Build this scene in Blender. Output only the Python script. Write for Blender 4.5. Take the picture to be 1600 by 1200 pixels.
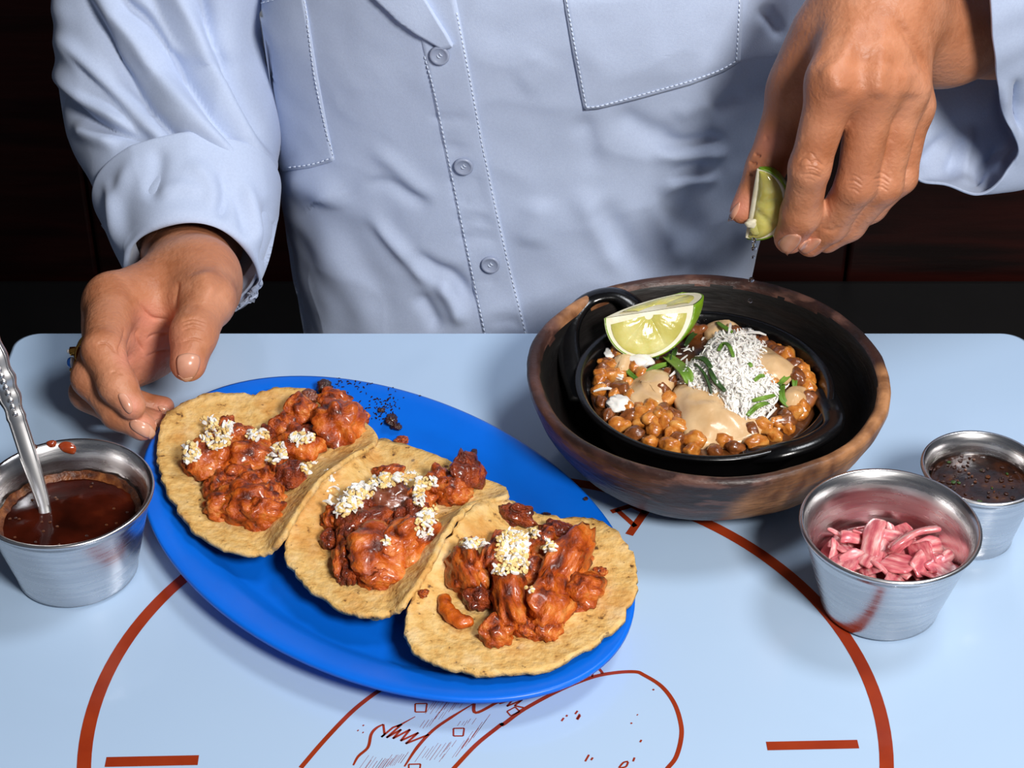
import bpy, bmesh, math, random
import numpy as np
from mathutils import Vector, Matrix, noise
from mathutils.bvhtree import BVHTree

for o in list(bpy.data.objects): bpy.data.objects.remove(o)
scene = bpy.context.scene
COL = scene.collection
rnd = random.Random(7)

# ------------------------------------------------------------------ camera
F = 3000.0                      # focal length in pixels of a 1600 px wide frame
PITCH = math.radians(35.3)
TOP = 0.75                      # table top height
DIST, ELEV = 0.97064, math.radians(33.734)
CAMP = np.array([0.0, -DIST*math.cos(ELEV), TOP+DIST*math.sin(ELEV)])
FW = np.array([0, math.cos(PITCH), -math.sin(PITCH)]); RT = np.array([1.0, 0, 0]); UP = np.cross(RT, FW)
cam = bpy.data.cameras.new('camera'); camo = bpy.data.objects.new('camera', cam); COL.objects.link(camo)
cam.sensor_width = 36; cam.lens = F/1600*36; cam.clip_start = 0.02
camo.location = CAMP; camo.rotation_euler = (math.pi/2-PITCH, 0, 0)
scene.camera = camo

# ------------------------------------------------------------------ world, light, exposure
w = bpy.data.worlds.new('world'); scene.world = w; w.use_nodes = True
w.node_tree.nodes['Background'].inputs[0].default_value = (0.62, 0.70, 0.85, 1)
w.node_tree.nodes['Background'].inputs[1].default_value = 0.11
def area(name, loc, target, size, power, color):
    l = bpy.data.lights.new(name, 'AREA'); l.size = size; l.energy = power; l.color = color; l.shape = 'DISK'
    o = bpy.data.objects.new(name, l); COL.objects.link(o); o.location = loc
    o.rotation_euler = (Vector(target)-Vector(loc)).to_track_quat('-Z', 'Y').to_euler()
    return o
area('flash_softbox', (0.44, -1.0, 1.63), (0.02, -0.05, 0.8), 0.30, 19.0, (1.0, 0.97, 0.93))
area('ceiling_lamp', (0.55, -0.02, 1.95), (0.02, -0.05, 0.8), 0.35, 7.0, (0.93, 0.96, 1.0))
scene.view_settings.view_transform = 'Standard'; scene.view_settings.look = 'None'
scene.view_settings.gamma = 1; scene.view_settings.use_curve_mapping = False
scene.view_settings.exposure = 0.0

# ------------------------------------------------------------------ helpers
def ray(x, y): return FW + RT*((x-800)/F) + UP*((600-y)/F)
def at_z(x, y, z=0.0):
    d = ray(x, y); return CAMP + d*((TOP+z-CAMP[2])/d[2])
def at_y(x, y, Y):
    d = ray(x, y); return CAMP + d*((Y-CAMP[1])/d[1])
def project(p):
    q = np.asarray(p, float)-CAMP; ww = q@FW
    return np.stack([800+F*(q@RT)/ww, 600-F*(q@UP)/ww], -1)
def V(p): return Vector((float(p[0]), float(p[1]), float(p[2])))

def srgb(r, g, b):
    f = lambda c: (c/255/12.92) if c/255 <= 0.04045 else ((c/255+0.055)/1.055)**2.4
    return (f(r), f(g), f(b), 1)

MATS = {}
def mat(name, cols, rough=0.5, metal=0.0, scale=20.0, detail=4.0, stops=None, bump=0.0, bscale=None, spec=0.5, coat=0.0, coat_r=0.1,
        sub=0.0, subr=(0.01, 0.004, 0.002), trans=0.0, ior=1.45, stretch=(1, 1, 1), rough2=None, sheen=0.0, aniso=0.0, bdetail=6.0, bdist=0.001, distort=0.0, patches=None, attr=None):
    if name in MATS: return MATS[name]
    m = bpy.data.materials.new(name); m.use_nodes = True; MATS[name] = m
    nt = m.node_tree; N = nt.nodes; L = nt.links; b = N['Principled BSDF']
    def setv(k, v):
        if k in b.inputs: b.inputs[k].default_value = v
    setv('Roughness', rough); setv('Metallic', metal); setv('Specular IOR Level', spec); setv('Coat Weight', coat); setv('Coat Roughness', coat_r)
    setv('Subsurface Weight', sub); setv('Subsurface Radius', (1, 0.4, 0.2)); setv('Subsurface Scale', subr[0])
    setv('Transmission Weight', trans); setv('IOR', ior); setv('Sheen Weight', sheen); setv('Anisotropic', aniso)
    tc = N.new('ShaderNodeTexCoord'); mp = N.new('ShaderNodeMapping'); mp.inputs['Scale'].default_value = stretch
    L.new(tc.outputs['Object'], mp.inputs['Vector'])
    if len(cols) == 1:
        b.inputs['Base Color'].default_value = cols[0]
    else:
        n = N.new('ShaderNodeTexNoise'); n.inputs['Scale'].default_value = scale; n.inputs['Detail'].default_value = detail
        n.inputs['Distortion'].default_value = distort
        L.new(mp.outputs[0], n.inputs['Vector'])
        r = N.new('ShaderNodeValToRGB'); L.new(n.outputs['Fac'], r.inputs['Fac'])
        st = stops or [0.3+0.4*i/(len(cols)-1) for i in range(len(cols))]
        while len(r.color_ramp.elements) < len(cols): r.color_ramp.elements.new(0.5)
        for e, c, s in zip(r.color_ramp.elements, cols, st): e.position = s
        for e, c in zip(r.color_ramp.elements, cols): e.color = c
        L.new(r.outputs['Color'], b.inputs['Base Color'])
        if rough2 is not None:
            mr = N.new('ShaderNodeMapRange'); L.new(n.outputs['Fac'], mr.inputs['Value'])
            mr.inputs['From Min'].default_value = 0.3; mr.inputs['From Max'].default_value = 0.7
            mr.inputs['To Min'].default_value = rough; mr.inputs['To Max'].default_value = rough2
            L.new(mr.outputs[0], b.inputs['Roughness'])
    def mixin(fac, colr):
        mx = N.new('ShaderNodeMix'); mx.data_type = 'RGBA'; L.new(fac, mx.inputs['Factor'])
        L.new(b.inputs['Base Color'].links[0].from_socket, mx.inputs['A']); mx.inputs['B'].default_value = colr
        L.new(mx.outputs['Result'], b.inputs['Base Color'])
    for colr, sc, lo, hi, amt in (patches or []):
        n3 = N.new('ShaderNodeTexNoise'); n3.inputs['Scale'].default_value = sc; n3.inputs['Detail'].default_value = 5; L.new(mp.outputs[0], n3.inputs['Vector'])
        r3 = N.new('ShaderNodeMapRange'); r3.interpolation_type = 'SMOOTHSTEP'; L.new(n3.outputs['Fac'], r3.inputs['Value'])
        r3.inputs['From Min'].default_value = lo; r3.inputs['From Max'].default_value = hi; r3.inputs['To Min'].default_value = 0; r3.inputs['To Max'].default_value = amt
        mixin(r3.outputs[0], colr)
    if attr:
        at = N.new('ShaderNodeAttribute'); at.attribute_name = attr[0]; mixin(at.outputs['Fac'], attr[1])
    if bump > 0:
        n2 = N.new('ShaderNodeTexNoise'); n2.inputs['Scale'].default_value = bscale or scale*3; n2.inputs['Detail'].default_value = bdetail
        L.new(mp.outputs[0], n2.inputs['Vector'])
        bp = N.new('ShaderNodeBump'); bp.inputs['Strength'].default_value = bump; bp.inputs['Distance'].default_value = bdist
        L.new(n2.outputs['Fac'], bp.inputs['Height']); L.new(bp.outputs[0], b.inputs['Normal'])
    return m

def tag(o, label=None, cat=None, group=None, kind=None):
    for k, v in (('label', label), ('category', cat), ('group', group), ('kind', kind)):
        if v: o[k] = v
    return o
def attach(o, parent):
    o.parent = parent
    o.matrix_parent_inverse = Matrix.Translation(-parent.location)   # every parent is only moved, so its own location is where it stands
    return o
def empty(name, loc, label, cat, group=None):
    o = bpy.data.objects.new(name, None); COL.objects.link(o); o.location = V(loc); o.empty_display_size = 0.02
    return tag(o, label, cat, group)
def mesh(name, verts, faces, smooth=True):
    me = bpy.data.meshes.new(name); me.from_pydata([tuple(map(float, v)) for v in verts], [], [tuple(map(int, f)) for f in faces]); me.update()
    if smooth: me.polygons.foreach_set('use_smooth', [True]*len(me.polygons))
    return me
def obj(name, me, material, parent=None):
    o = bpy.data.objects.new(name, me); COL.objects.link(o)
    if material is not None and len(me.materials) == 0: me.materials.append(material)
    if parent is not None: attach(o, parent)
    return o
def mk(name, verts, faces, material, parent=None, smooth=True): return obj(name, mesh(name, verts, faces, smooth), material, parent)
def fix(me):
    bm = bmesh.new(); bm.from_mesh(me); bmesh.ops.recalc_face_normals(bm, faces=bm.faces); bm.to_mesh(me); bm.free(); return me
def solid(o, t, offset=-1.0):
    m = o.modifiers.new('thickness', 'SOLIDIFY'); m.thickness = t; m.offset = offset; return o
def subsurf(o, n):
    m = o.modifiers.new('smooth', 'SUBSURF'); m.levels = n; m.render_levels = n; return o

def catmull(pts, n, closed=False):
    P = np.asarray(pts, float); m = len(P); out = []
    segs = m if closed else m-1
    for k in range(n):
        t = k/n*segs if closed else k/(n-1)*segs
        i = min(int(t), segs-1); u = t-i
        g = (lambda j: P[j % m]) if closed else (lambda j: P[min(max(j, 0), m-1)] if 0 <= j < m else (2*P[0]-P[1] if j < 0 else 2*P[-1]-P[-2]))
        p0, p1, p2, p3 = g(i-1), g(i), g(i+1), g(i+2)
        out.append(0.5*((2*p1)+(-p0+p2)*u+(2*p0-5*p1+4*p2-p3)*u*u+(-p0+3*p1-3*p2+p3)*u**3))
    return np.array(out)

def grid_faces(nr, nc, closed=True):
    f = []
    for i in range(nr-1):
        for j in range(nc if closed else nc-1):
            a = i*nc+j; b = i*nc+(j+1) % nc; f.append((a, b, b+nc, a+nc))
    return f
def lathe(profile, n=64, closed_ends=True, offset=(0, 0, 0), sx=1.0, sy=1.0):
    vs = []; fs = grid_faces(len(profile), n)
    for r, z in profile:
        for j in range(n):
            a = 2*math.pi*j/n; vs.append((offset[0]+r*math.cos(a)*sx, offset[1]+r*math.sin(a)*sy, offset[2]+z))
    if closed_ends:
        m = len(profile)
        vs.append((offset[0], offset[1], offset[2]+profile[0][1])); c0 = len(vs)-1
        vs.append((offset[0], offset[1], offset[2]+profile[-1][1])); c1 = len(vs)-1
        for j in range(n):
            fs.append((c0, (j+1) % n, j)); fs.append((c1, (m-1)*n+j, (m-1)*n+(j+1) % n))
    return vs, fs
def tube(path, radii, n=12, cap=True, flat=1.0, ref=(0, 0, 1)):
    P = np.asarray(path, float); m = len(P); vs = []
    T = np.gradient(P, axis=0); T /= np.linalg.norm(T, axis=1)[:, None]+1e-12
    R = np.broadcast_to(np.asarray(radii, float), (m,)) if np.ndim(radii) else np.full(m, radii)
    for i in range(m):
        u = np.cross(T[i], ref); ln = np.linalg.norm(u); u = u/ln if ln > 1e-6 else np.array([1.0, 0, 0]); v = np.cross(u, T[i])
        for j in range(n):
            a = 2*math.pi*j/n; vs.append(P[i]+R[i]*(math.cos(a)*u+math.sin(a)*v*flat))
    fs = grid_faces(m, n)
    if cap:
        vs.append(P[0]-T[0]*R[0]*0.5); c0 = len(vs)-1; vs.append(P[-1]+T[-1]*R[-1]*0.5); c1 = len(vs)-1
        for j in range(n):
            fs.append((c0, (j+1) % n, j)); fs.append((c1, (m-1)*n+j, (m-1)*n+(j+1) % n))
    return vs, fs
class Acc:
    def __init__(s): s.v = []; s.f = []
    def add(s, vf):
        o = len(s.v); s.v += list(vf[0]); s.f += [tuple(i+o for i in q) for q in vf[1]]; return s
def box_vf(x0, x1, y0, y1, z0, z1):
    v = [(x, y, z) for z in (z0, z1) for y in (y0, y1) for x in (x0, x1)]
    return v, [(0, 2, 3, 1), (4, 5, 7, 6), (0, 1, 5, 4), (2, 6, 7, 3), (0, 4, 6, 2), (1, 3, 7, 5)]
def bevel(o, wd, seg=3):
    m = o.modifiers.new('bevel', 'BEVEL'); m.width = wd; m.segments = seg; m.limit_method = 'ANGLE'; return o

# surface of a distance field on a grid
def surface_nets(f, org, h):
    nx, ny, nz = f.shape
    s = f < 0
    cnt = np.zeros((nx-1, ny-1, nz-1), np.int32); acc = np.zeros((nx-1, ny-1, nz-1, 3), np.float32)
    corners = [(i, j, k) for i in (0, 1) for j in (0, 1) for k in (0, 1)]
    sl = lambda c: (slice(c[0], nx-1+c[0]), slice(c[1], ny-1+c[1]), slice(c[2], nz-1+c[2]))
    for a in corners:
        for ax in range(3):
            if a[ax]: continue
            b = list(a); b[ax] = 1
            fa = f[sl(a)]; fb = f[sl(b)]; mk_ = (fa < 0) != (fb < 0)
            t = np.where(mk_, fa/np.where(mk_, fa-fb, 1), 0)
            for q in range(3):
                acc[..., q] += np.where(mk_, (a[q]+(t if q == ax else 0)), 0)
            cnt += mk_
    act = cnt > 0
    idx = -np.ones(cnt.shape, np.int64); idx[act] = np.arange(act.sum())
    cells = np.argwhere(act)
    vs = (cells+acc[act]/cnt[act][:, None])*h+org
    faces = []
    for ax in range(3):
        sa = [slice(0, None)]*3; sb = [slice(0, None)]*3
        sa[ax] = slice(0, -1); sb[ax] = slice(1, None)
        d = s[tuple(sa)] != s[tuple(sb)]
        e = np.argwhere(d)
        o1, o2 = [q for q in range(3) if q != ax]
        ok = (e[:, o1] > 0) & (e[:, o2] > 0) & (e[:, o1] < f.shape[o1]-1) & (e[:, o2] < f.shape[o2]-1)
        e = e[ok]
        ins = s[e[:, 0], e[:, 1], e[:, 2]]
        def cell(d1, d2):
            c = e.copy(); c[:, o1] -= d1; c[:, o2] -= d2; return idx[c[:, 0], c[:, 1], c[:, 2]]
        q = np.stack([cell(1, 1), cell(0, 1), cell(0, 0), cell(1, 0)], 1)
        flip = ins if ax != 1 else ~ins
        q[~flip] = q[~flip][:, ::-1]
        faces.append(q)
    return vs, np.concatenate(faces)
def smin(a, b, k):
    h = np.clip(0.5+0.5*(b-a)/k, 0, 1); return b*(1-h)+a*h-k*h*(1-h)
def cone(X, a, b, ra, rb):
    a = np.asarray(a, np.float32); b = np.asarray(b, np.float32); ab = b-a
    t = np.clip(((X-a)@ab)/max(float(ab@ab), 1e-12), 0, 1)
    return np.linalg.norm(X-a-t[..., None]*ab, axis=-1)-(ra+(rb-ra)*t)
def make_grid(pts, pad, h):
    P = np.asarray(pts); lo = P.min(0)-pad; hi = P.max(0)+pad
    ax = [np.arange(lo[i], hi[i]+h, h, dtype=np.float32) for i in range(3)]
    return np.stack(np.meshgrid(*ax, indexing='ij'), -1), np.array([a[0] for a in ax])
def smooth_mesh(vs, faces, it=2, lam=0.5):
    n = len(vs); e = np.concatenate([faces[:, [0, 1]], faces[:, [1, 2]], faces[:, [2, 3]], faces[:, [3, 0]]]); e = np.concatenate([e, e[:, ::-1]])
    deg = np.bincount(e[:, 0], minlength=n)
    for _ in range(it):
        s_ = np.stack([np.bincount(e[:, 0], weights=vs[e[:, 1], k], minlength=n) for k in range(3)], 1)
        vs = vs+lam*(s_/deg[:, None]-vs)
    return vs
def normals_of(me):
    n = np.empty(len(me.vertices)*3, np.float32); me.vertices.foreach_get('normal', n); return n.reshape(-1, 3)
def coords_of(me):
    n = np.empty(len(me.vertices)*3, np.float32); me.vertices.foreach_get('co', n); return n.reshape(-1, 3).astype(float)

def seg_dist(p, poly):
    """distance of points to a polyline (pixels), with the run along it 0..1 and the side"""
    best = np.full(len(p), 1e9); tt = np.zeros(len(p)); side = np.zeros(len(p)); L = [0.0]
    for a, b in zip(poly, poly[1:]): L.append(L[-1]+float(np.hypot(*(np.subtract(b, a)))))
    for i, (a, b) in enumerate(zip(poly, poly[1:])):
        a = np.array(a, float); ab = np.array(b, float)-a; q = p-a
        t = np.clip(q@ab/(ab@ab), 0, 1); r = q-t[:, None]*ab; d = np.hypot(r[:, 0], r[:, 1])
        k = d < best; best[k] = d[k]; tt[k] = (L[i]+t*(L[i+1]-L[i]))[k]/L[-1]; side[k] = np.sign(ab[0]*q[:, 1]-ab[1]*q[:, 0])[k]
    return best, tt, side
def sculpt(me, strokes, facing=True):
    """push the surface along its normal under each stroke: (points, width, height[, lean])"""
    co = coords_of(me); nr = normals_of(me); px = project(co)
    fr = (((CAMP-co)*nr).sum(1) > 0) if facing else np.ones(len(co), bool)
    disp = np.zeros(len(co))
    for st in strokes:
        pts, wd, h = st[:3]; pw = st[3] if len(st) > 3 else (1.4 if h < 0 else 2.0)
        poly = catmull(pts, max(12, 4*len(pts))) if len(pts) > 2 else np.asarray(pts, float)
        lo, hi = poly.min(0)-4*wd, poly.max(0)+4*wd
        ix = np.nonzero(fr & (px[:, 0] > lo[0]) & (px[:, 0] < hi[0]) & (px[:, 1] > lo[1]) & (px[:, 1] < hi[1]))[0]
        if not len(ix): continue
        d, t, sd = seg_dist(px[ix], poly)
        tp = np.clip(np.minimum(t, 1-t)/0.3, 0, 1); tp = tp*tp*(3-2*tp)
        disp[ix] += h*tp*np.exp(-(d/wd)**pw)
    co = co+nr*(disp*fr)[:, None]
    me.vertices.foreach_set('co', co.astype(np.float32).ravel()); me.update()
def bvh_of(*meshes):
    vs = []; fs = []
    for m in meshes:
        o = len(vs); vs += [v.co.copy() for v in m.vertices]; fs += [tuple(i+o for i in p.vertices) for p in m.polygons]
    return BVHTree.FromPolygons(vs, fs)
CV = V(CAMP)
def hit(bvh, x, y):
    d = V(ray(x, y)).normalized(); r = bvh.ray_cast(CV, d)
    if r[0] is None: return None, None
    n = r[1]
    if n.dot(d) > 0: n = -n
    return r[0], n
def patch(outline, bvh, off, dome=0.0, rings=6, seg=40, center=None, spline=True, skirt=0.0006, power=2.0, wob=0.0, wscale=300):
    """a piece of sheet that lies on a surface, its outline given where it is seen"""
    O = catmull(outline, seg, True) if spline else np.array([np.array(outline[int(k/seg*len(outline))])*(1-(k/seg*len(outline)) % 1)+np.array(outline[(int(k/seg*len(outline))+1) % len(outline)])*((k/seg*len(outline)) % 1) for k in range(seg)])
    c = np.array(center) if center is not None else O.mean(0)
    vs = []; last = None
    for i in range(rings+1):
        r = (1-i/rings)
        for j in range(seg if i < rings else 1):
            q = c+(O[j]-c)*r
            p, n = hit(bvh, q[0], q[1])
            if p is None: p, n = last if last else (V(at_z(q[0], q[1], 0.03)), Vector((0, 0, 1)))
            last = (p, n)
            h_ = off+dome*(1-r**power)
            if wob: h_ += wob*noise.noise(p*wscale)
            vs.append(p+n*h_)
        if i == 0:
            low = [v-(hit(bvh, O[j][0], O[j][1])[1] or Vector((0, 0, 1)))*(off+skirt) for j, v in enumerate(vs)]
    fs = grid_faces(rings, seg); base = (rings-1)*seg; c0 = rings*seg
    for j in range(seg): fs.append((base+j, base+(j+1) % seg, c0))
    o = len(vs); vs += low
    for j in range(seg): fs.append((o+j, o+(j+1) % seg, (j+1) % seg, j))
    return vs, fs

# ------------------------------------------------------------------ materials
M_TABLE = mat('table_laminate', [srgb(168, 192, 220), srgb(172, 196, 223)], rough=0.16, scale=6, spec=0.5, coat=0.2, coat_r=0.08)
M_TEDGE = mat('table_edge', [srgb(190, 200, 215)], rough=0.3)
M_PRINT = mat('rust_print', [srgb(138, 44, 19), srgb(152, 54, 24)], rough=0.22, scale=60)
M_METALB = mat('black_metal', [srgb(18, 18, 20)], rough=0.4, metal=0.6)
M_WALLW = mat('dark_wood', [srgb(18, 5, 4), srgb(46, 13, 9), srgb(30, 8, 5)], rough=0.35, scale=5, stretch=(1, 1, 9), bump=0.2, bscale=20)
M_BLACK = mat('black_vinyl', [srgb(8, 7, 8), srgb(12, 10, 11)], rough=0.55, scale=30)
M_FLOOR = mat('dark_floor', [srgb(20, 14, 12), srgb(28, 20, 16)], rough=0.6, scale=8)
M_SHIRT = mat('blue_cotton', [srgb(180, 193, 220), srgb(187, 200, 226)], rough=0.85, scale=900, bump=0.25, bscale=1800, spec=0.2, sheen=0.15, bdist=0.0004)
M_STITCH = mat('pale_thread', [srgb(216, 227, 245)], rough=0.8)
M_BUTTON = mat('grey_blue_button', [srgb(156, 166, 190)], rough=0.3, spec=0.6)
M_SKIN = mat('skin', [srgb(168, 104, 70), srgb(190, 126, 92), srgb(204, 142, 110)], rough=0.40, scale=60, detail=8, bump=0.55, bscale=420, spec=0.45, sub=0.10, subr=(0.005,), rough2=0.55, bdist=0.0009, patches=[(srgb(150, 84, 52), 30, .5, .72, .55)], attr=('pink', srgb(214, 138, 116)))
M_NAIL = mat('fingernail', [srgb(200, 138, 112), srgb(214, 158, 132)], rough=0.24, scale=120, spec=0.6, sub=0.1, subr=(0.003,))
M_NAILT = mat('nail_edge', [srgb(216, 166, 138)], rough=0.3)
M_GOLD = mat('gold', [srgb(210, 150, 70)], rough=0.2, metal=1.0)
M_STONE = mat('blue_stone', [srgb(25, 95, 190)], rough=0.08, coat=0.6)
M_PEARL = mat('white_enamel', [srgb(230, 230, 235)], rough=0.15)
M_PLATE = mat('blue_plastic', [srgb(5, 99, 212), srgb(4, 104, 220)], rough=0.36, scale=40, spec=0.4, bump=0.04, bscale=400)
M_STEEL = mat('brushed_steel', [srgb(196, 194, 196), srgb(214, 212, 212)], rough=0.2, metal=1.0, scale=30, stretch=(1, 1, 14), bump=0.06, bscale=60, rough2=0.34)
M_SILVER = mat('silverware', [srgb(222, 220, 220)], rough=0.3, metal=1.0)
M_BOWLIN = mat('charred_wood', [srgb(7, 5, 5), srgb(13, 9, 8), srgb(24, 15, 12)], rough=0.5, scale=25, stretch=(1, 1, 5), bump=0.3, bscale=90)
M_IRON = mat('black_iron', [srgb(6, 6, 7), srgb(11, 10, 11)], rough=0.22, scale=80, spec=0.55, bump=0.12, bscale=300)
M_TORT = mat('corn_tortilla', [srgb(96, 62, 30), srgb(206, 158, 86), srgb(216, 174, 104), srgb(226, 190, 128)], rough=0.75, scale=210, detail=7, stops=[0.29, 0.36, 0.5, 0.7], patches=[(srgb(192, 126, 50), 45, .50, .68, .6), (srgb(230, 202, 154), 60, .55, .72, .6), (srgb(90, 56, 28), 330, .67, .73, .7)], bump=0.9, bscale=330, bdist=0.0014, sub=0.05, subr=(0.003,))
M_CHICK = mat('adobo_chicken', [srgb(84, 26, 4), srgb(164, 66, 11), srgb(198, 96, 24), srgb(222, 144, 72)], rough=0.36, scale=1.5, detail=9, stops=[0.32, 0.45, 0.58, 0.72], bump=0.7, bscale=4.5, bdist=0.0022, coat=0.35, coat_r=0.15, sub=0.08, subr=(0.003,))
M_CHICKD = mat('dark_adobo_chicken', [srgb(66, 20, 8), srgb(128, 46, 12), srgb(176, 76, 20)], rough=0.34, scale=1.6, detail=8, bump=0.9, bscale=5.5, bdist=0.0022, coat=0.4, coat_r=0.12)
M_CHICKS = mat('adobo_strip', [srgb(104, 36, 5), srgb(184, 80, 12), srgb(214, 110, 26)], rough=0.38, scale=150, detail=8, bump=0.8, bscale=350, bdist=0.0012, coat=0.35)
M_CHAR = mat('charred_bit', [srgb(30, 14, 8), srgb(70, 28, 14)], rough=0.3, scale=2, bump=0.5, coat=0.4)
M_CHEESE = mat('white_cheese', [srgb(226, 221, 214), srgb(245, 241, 235)], rough=0.6, scale=200, sub=0.1, subr=(0.002,))
M_CHEESEY = mat('yellow_cheese', [srgb(226, 184, 104), srgb(240, 216, 158)], rough=0.55, scale=200, sub=0.1, subr=(0.002,))
M_CREAM = mat('beige_cream', [srgb(196, 156, 108), srgb(216, 182, 138)], rough=0.3, scale=90, bump=0.25, bscale=200, coat=0.3)
M_KERN = mat('toasted_kernel', [srgb(140, 70, 18), srgb(188, 112, 40), srgb(212, 150, 76)], rough=0.28, scale=1.1, coat=0.5, bump=0.35, bscale=3)
M_KERND = mat('brown_kernel', [srgb(84, 40, 16), srgb(146, 84, 40)], rough=0.28, scale=1.1, coat=0.5, bump=0.35, bscale=3)
M_STEW = mat('brown_stew', [srgb(60, 30, 12), srgb(110, 62, 26)], rough=0.35, scale=80, bump=0.6, bscale=150, coat=0.3)
M_HERB = mat('green_herb', [srgb(46, 74, 16), srgb(92, 130, 36), srgb(120, 154, 56)], rough=0.45, scale=90, bump=0.2)
M_HERBD = mat('dark_green_herb', [srgb(22, 44, 12), srgb(52, 84, 26)], rough=0.45, scale=90)
M_RIND = mat('lime_rind', [srgb(86, 128, 14), srgb(124, 160, 26), srgb(150, 178, 44)], rough=0.32, scale=60, bump=0.5, bscale=320, bdist=0.0008, coat=0.2)
M_PITH = mat('lime_pith', [srgb(214, 204, 172), srgb(232, 226, 204)], rough=0.5, scale=120, bump=0.2)
M_FLESH = mat('lime_flesh', [srgb(180, 170, 76), srgb(202, 192, 106), srgb(222, 214, 150)], rough=0.2, scale=60, stretch=(1, 1, 1), bump=0.5, bscale=140, sub=0.25, subr=(0.006,), coat=0.5, coat_r=0.05)
M_JUICE = mat('lime_juice', [(1, 1, 1, 1)], rough=0.02, trans=1.0, ior=1.34)
M_SALSA = mat('red_brown_salsa', [srgb(34, 8, 3), srgb(62, 18, 7), srgb(84, 30, 12)], rough=0.12, scale=60, detail=8, stops=[0.35, 0.6, 0.75], bump=0.25, bscale=120, coat=0.5, coat_r=0.03)
M_SALSAR = mat('oily_salsa_edge', [srgb(48, 18, 8), srgb(96, 48, 18), srgb(138, 84, 42)], rough=0.35, scale=260, detail=8, bump=0.6)
M_HERBS = mat('dark_herb_sauce', [srgb(26, 10, 4), srgb(52, 24, 8), srgb(96, 58, 18)], rough=0.18, scale=160, detail=8, stops=[0.4, 0.6, 0.8], bump=0.5, bscale=220, coat=0.4)
M_ONION = mat('pickled_onion', [srgb(160, 60, 74), srgb(196, 94, 104), srgb(216, 132, 134), srgb(236, 190, 184)], rough=0.22, scale=110, stretch=(1, 3.5, 1), bump=0.35, bscale=220, sub=0.25, subr=(0.004,), coat=0.5)
M_TROUS = mat('dark_trousers', [srgb(14, 14, 18)], rough=0.9)

def bowl_wood():
    m = mat('burnt_wood', [srgb(30, 17, 15), srgb(60, 36, 30), srgb(96, 62, 52)], rough=0.42, scale=22, detail=9, stretch=(1, 1, 3), bump=0.6, bscale=140, bdist=0.0014, distort=0.6, patches=[(srgb(116, 80, 68), 70, .52, .68, .6), (srgb(18, 11, 10), 26, .5, .64, .7)])
    nt = m.node_tree; N = nt.nodes; L = nt.links; b = N['Principled BSDF']
    old = b.inputs['Base Color'].links[0].from_socket
    tc = N.new('ShaderNodeTexCoord')
    fac = None
    # pale unburnt patches where the turned wood was not charred
    for (cx, cy, cz, rad) in ((0.066, -0.052, 0.03, 0.036), (0.030, -0.074, 0.020, 0.026), (-0.052, 0.055, 0.047, 0.020), (0.080, -0.02, 0.045, 0.022)):
        s = N.new('ShaderNodeVectorMath'); s.operation = 'DISTANCE'; L.new(tc.outputs['Object'], s.inputs[0]); s.inputs[1].default_value = (cx, cy, cz)
        r = N.new('ShaderNodeMapRange'); r.interpolation_type = 'SMOOTHSTEP'; L.new(s.outputs['Value'], r.inputs['Value'])
        r.inputs['From Min'].default_value = rad*0.75; r.inputs['From Max'].default_value = rad*1.25; r.inputs['To Min'].default_value = 1; r.inputs['To Max'].default_value = 0
        if fac is None: fac = r.outputs[0]
        else:
            a = N.new('ShaderNodeMath'); a.operation = 'MAXIMUM'; L.new(fac, a.inputs[0]); L.new(r.outputs[0], a.inputs[1]); fac = a.outputs[0]
    n = N.new('ShaderNodeTexNoise'); n.inputs['Scale'].default_value = 60; n.inputs['Detail'].default_value = 8
    mp = N.new('ShaderNodeMapping'); mp.inputs['Scale'].default_value = (1, 1, 0.35); L.new(tc.outputs['Object'], mp.inputs['Vector']); L.new(mp.outputs[0], n.inputs['Vector'])
    r2 = N.new('ShaderNodeValToRGB'); L.new(n.outputs['Fac'], r2.inputs['Fac'])
    r2.color_ramp.elements[0].position = 0.36; r2.color_ramp.elements[0].color = srgb(96, 58, 34)
    r2.color_ramp.elements[1].position = 0.6; r2.color_ramp.elements[1].color = srgb(186, 132, 88)
    mx = N.new('ShaderNodeMix'); mx.data_type = 'RGBA'
    ns = N.new('ShaderNodeMath'); ns.operation = 'MULTIPLY'; L.new(fac, ns.inputs[0]); ns.inputs[1].default_value = 0.92
    L.new(ns.outputs[0], mx.inputs['Factor']); L.new(old, mx.inputs['A']); L.new(r2.outputs[0], mx.inputs['B'])
    L.new(mx.outputs['Result'], b.inputs['Base Color'])
    return m
M_BOWL = bowl_wood()

#=PART_SETTING
# ------------------------------------------------------------------ the setting
tag(mk('floor', *box_vf(-2.2, 2.2, -2.6, 1.4, -0.05, 0), M_FLOOR, smooth=False), kind='structure')
tag(mk('wall_back', *box_vf(-2.2, 2.2, 0.62, 0.70, 0, 2.6), M_WALLW, smooth=False), kind='structure')
bench = empty('bench', (0, 0.45, 0), 'dark bench with black seat and reddish brown wooden back panels behind the table', 'bench')
bevel(mk('seat_cushion', *box_vf(-1.5, 1.5, 0.06, 0.50, 0.40, 0.47), M_BLACK, bench, False), 0.012)
mk('seat_base', *box_vf(-1.5, 1.5, 0.10, 0.50, 0.0, 0.40), M_BLACK, bench, False)
sx = at_y(1328, 380, 0.5)[0]
for k in range(-3, 3):
    x0 = sx+k*0.6; bevel(mk('back_panel', *box_vf(x0+0.001, x0+0.599, 0.502, 0.53, 0.40, 1.05), M_WALLW, bench, False), 0.003)

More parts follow.
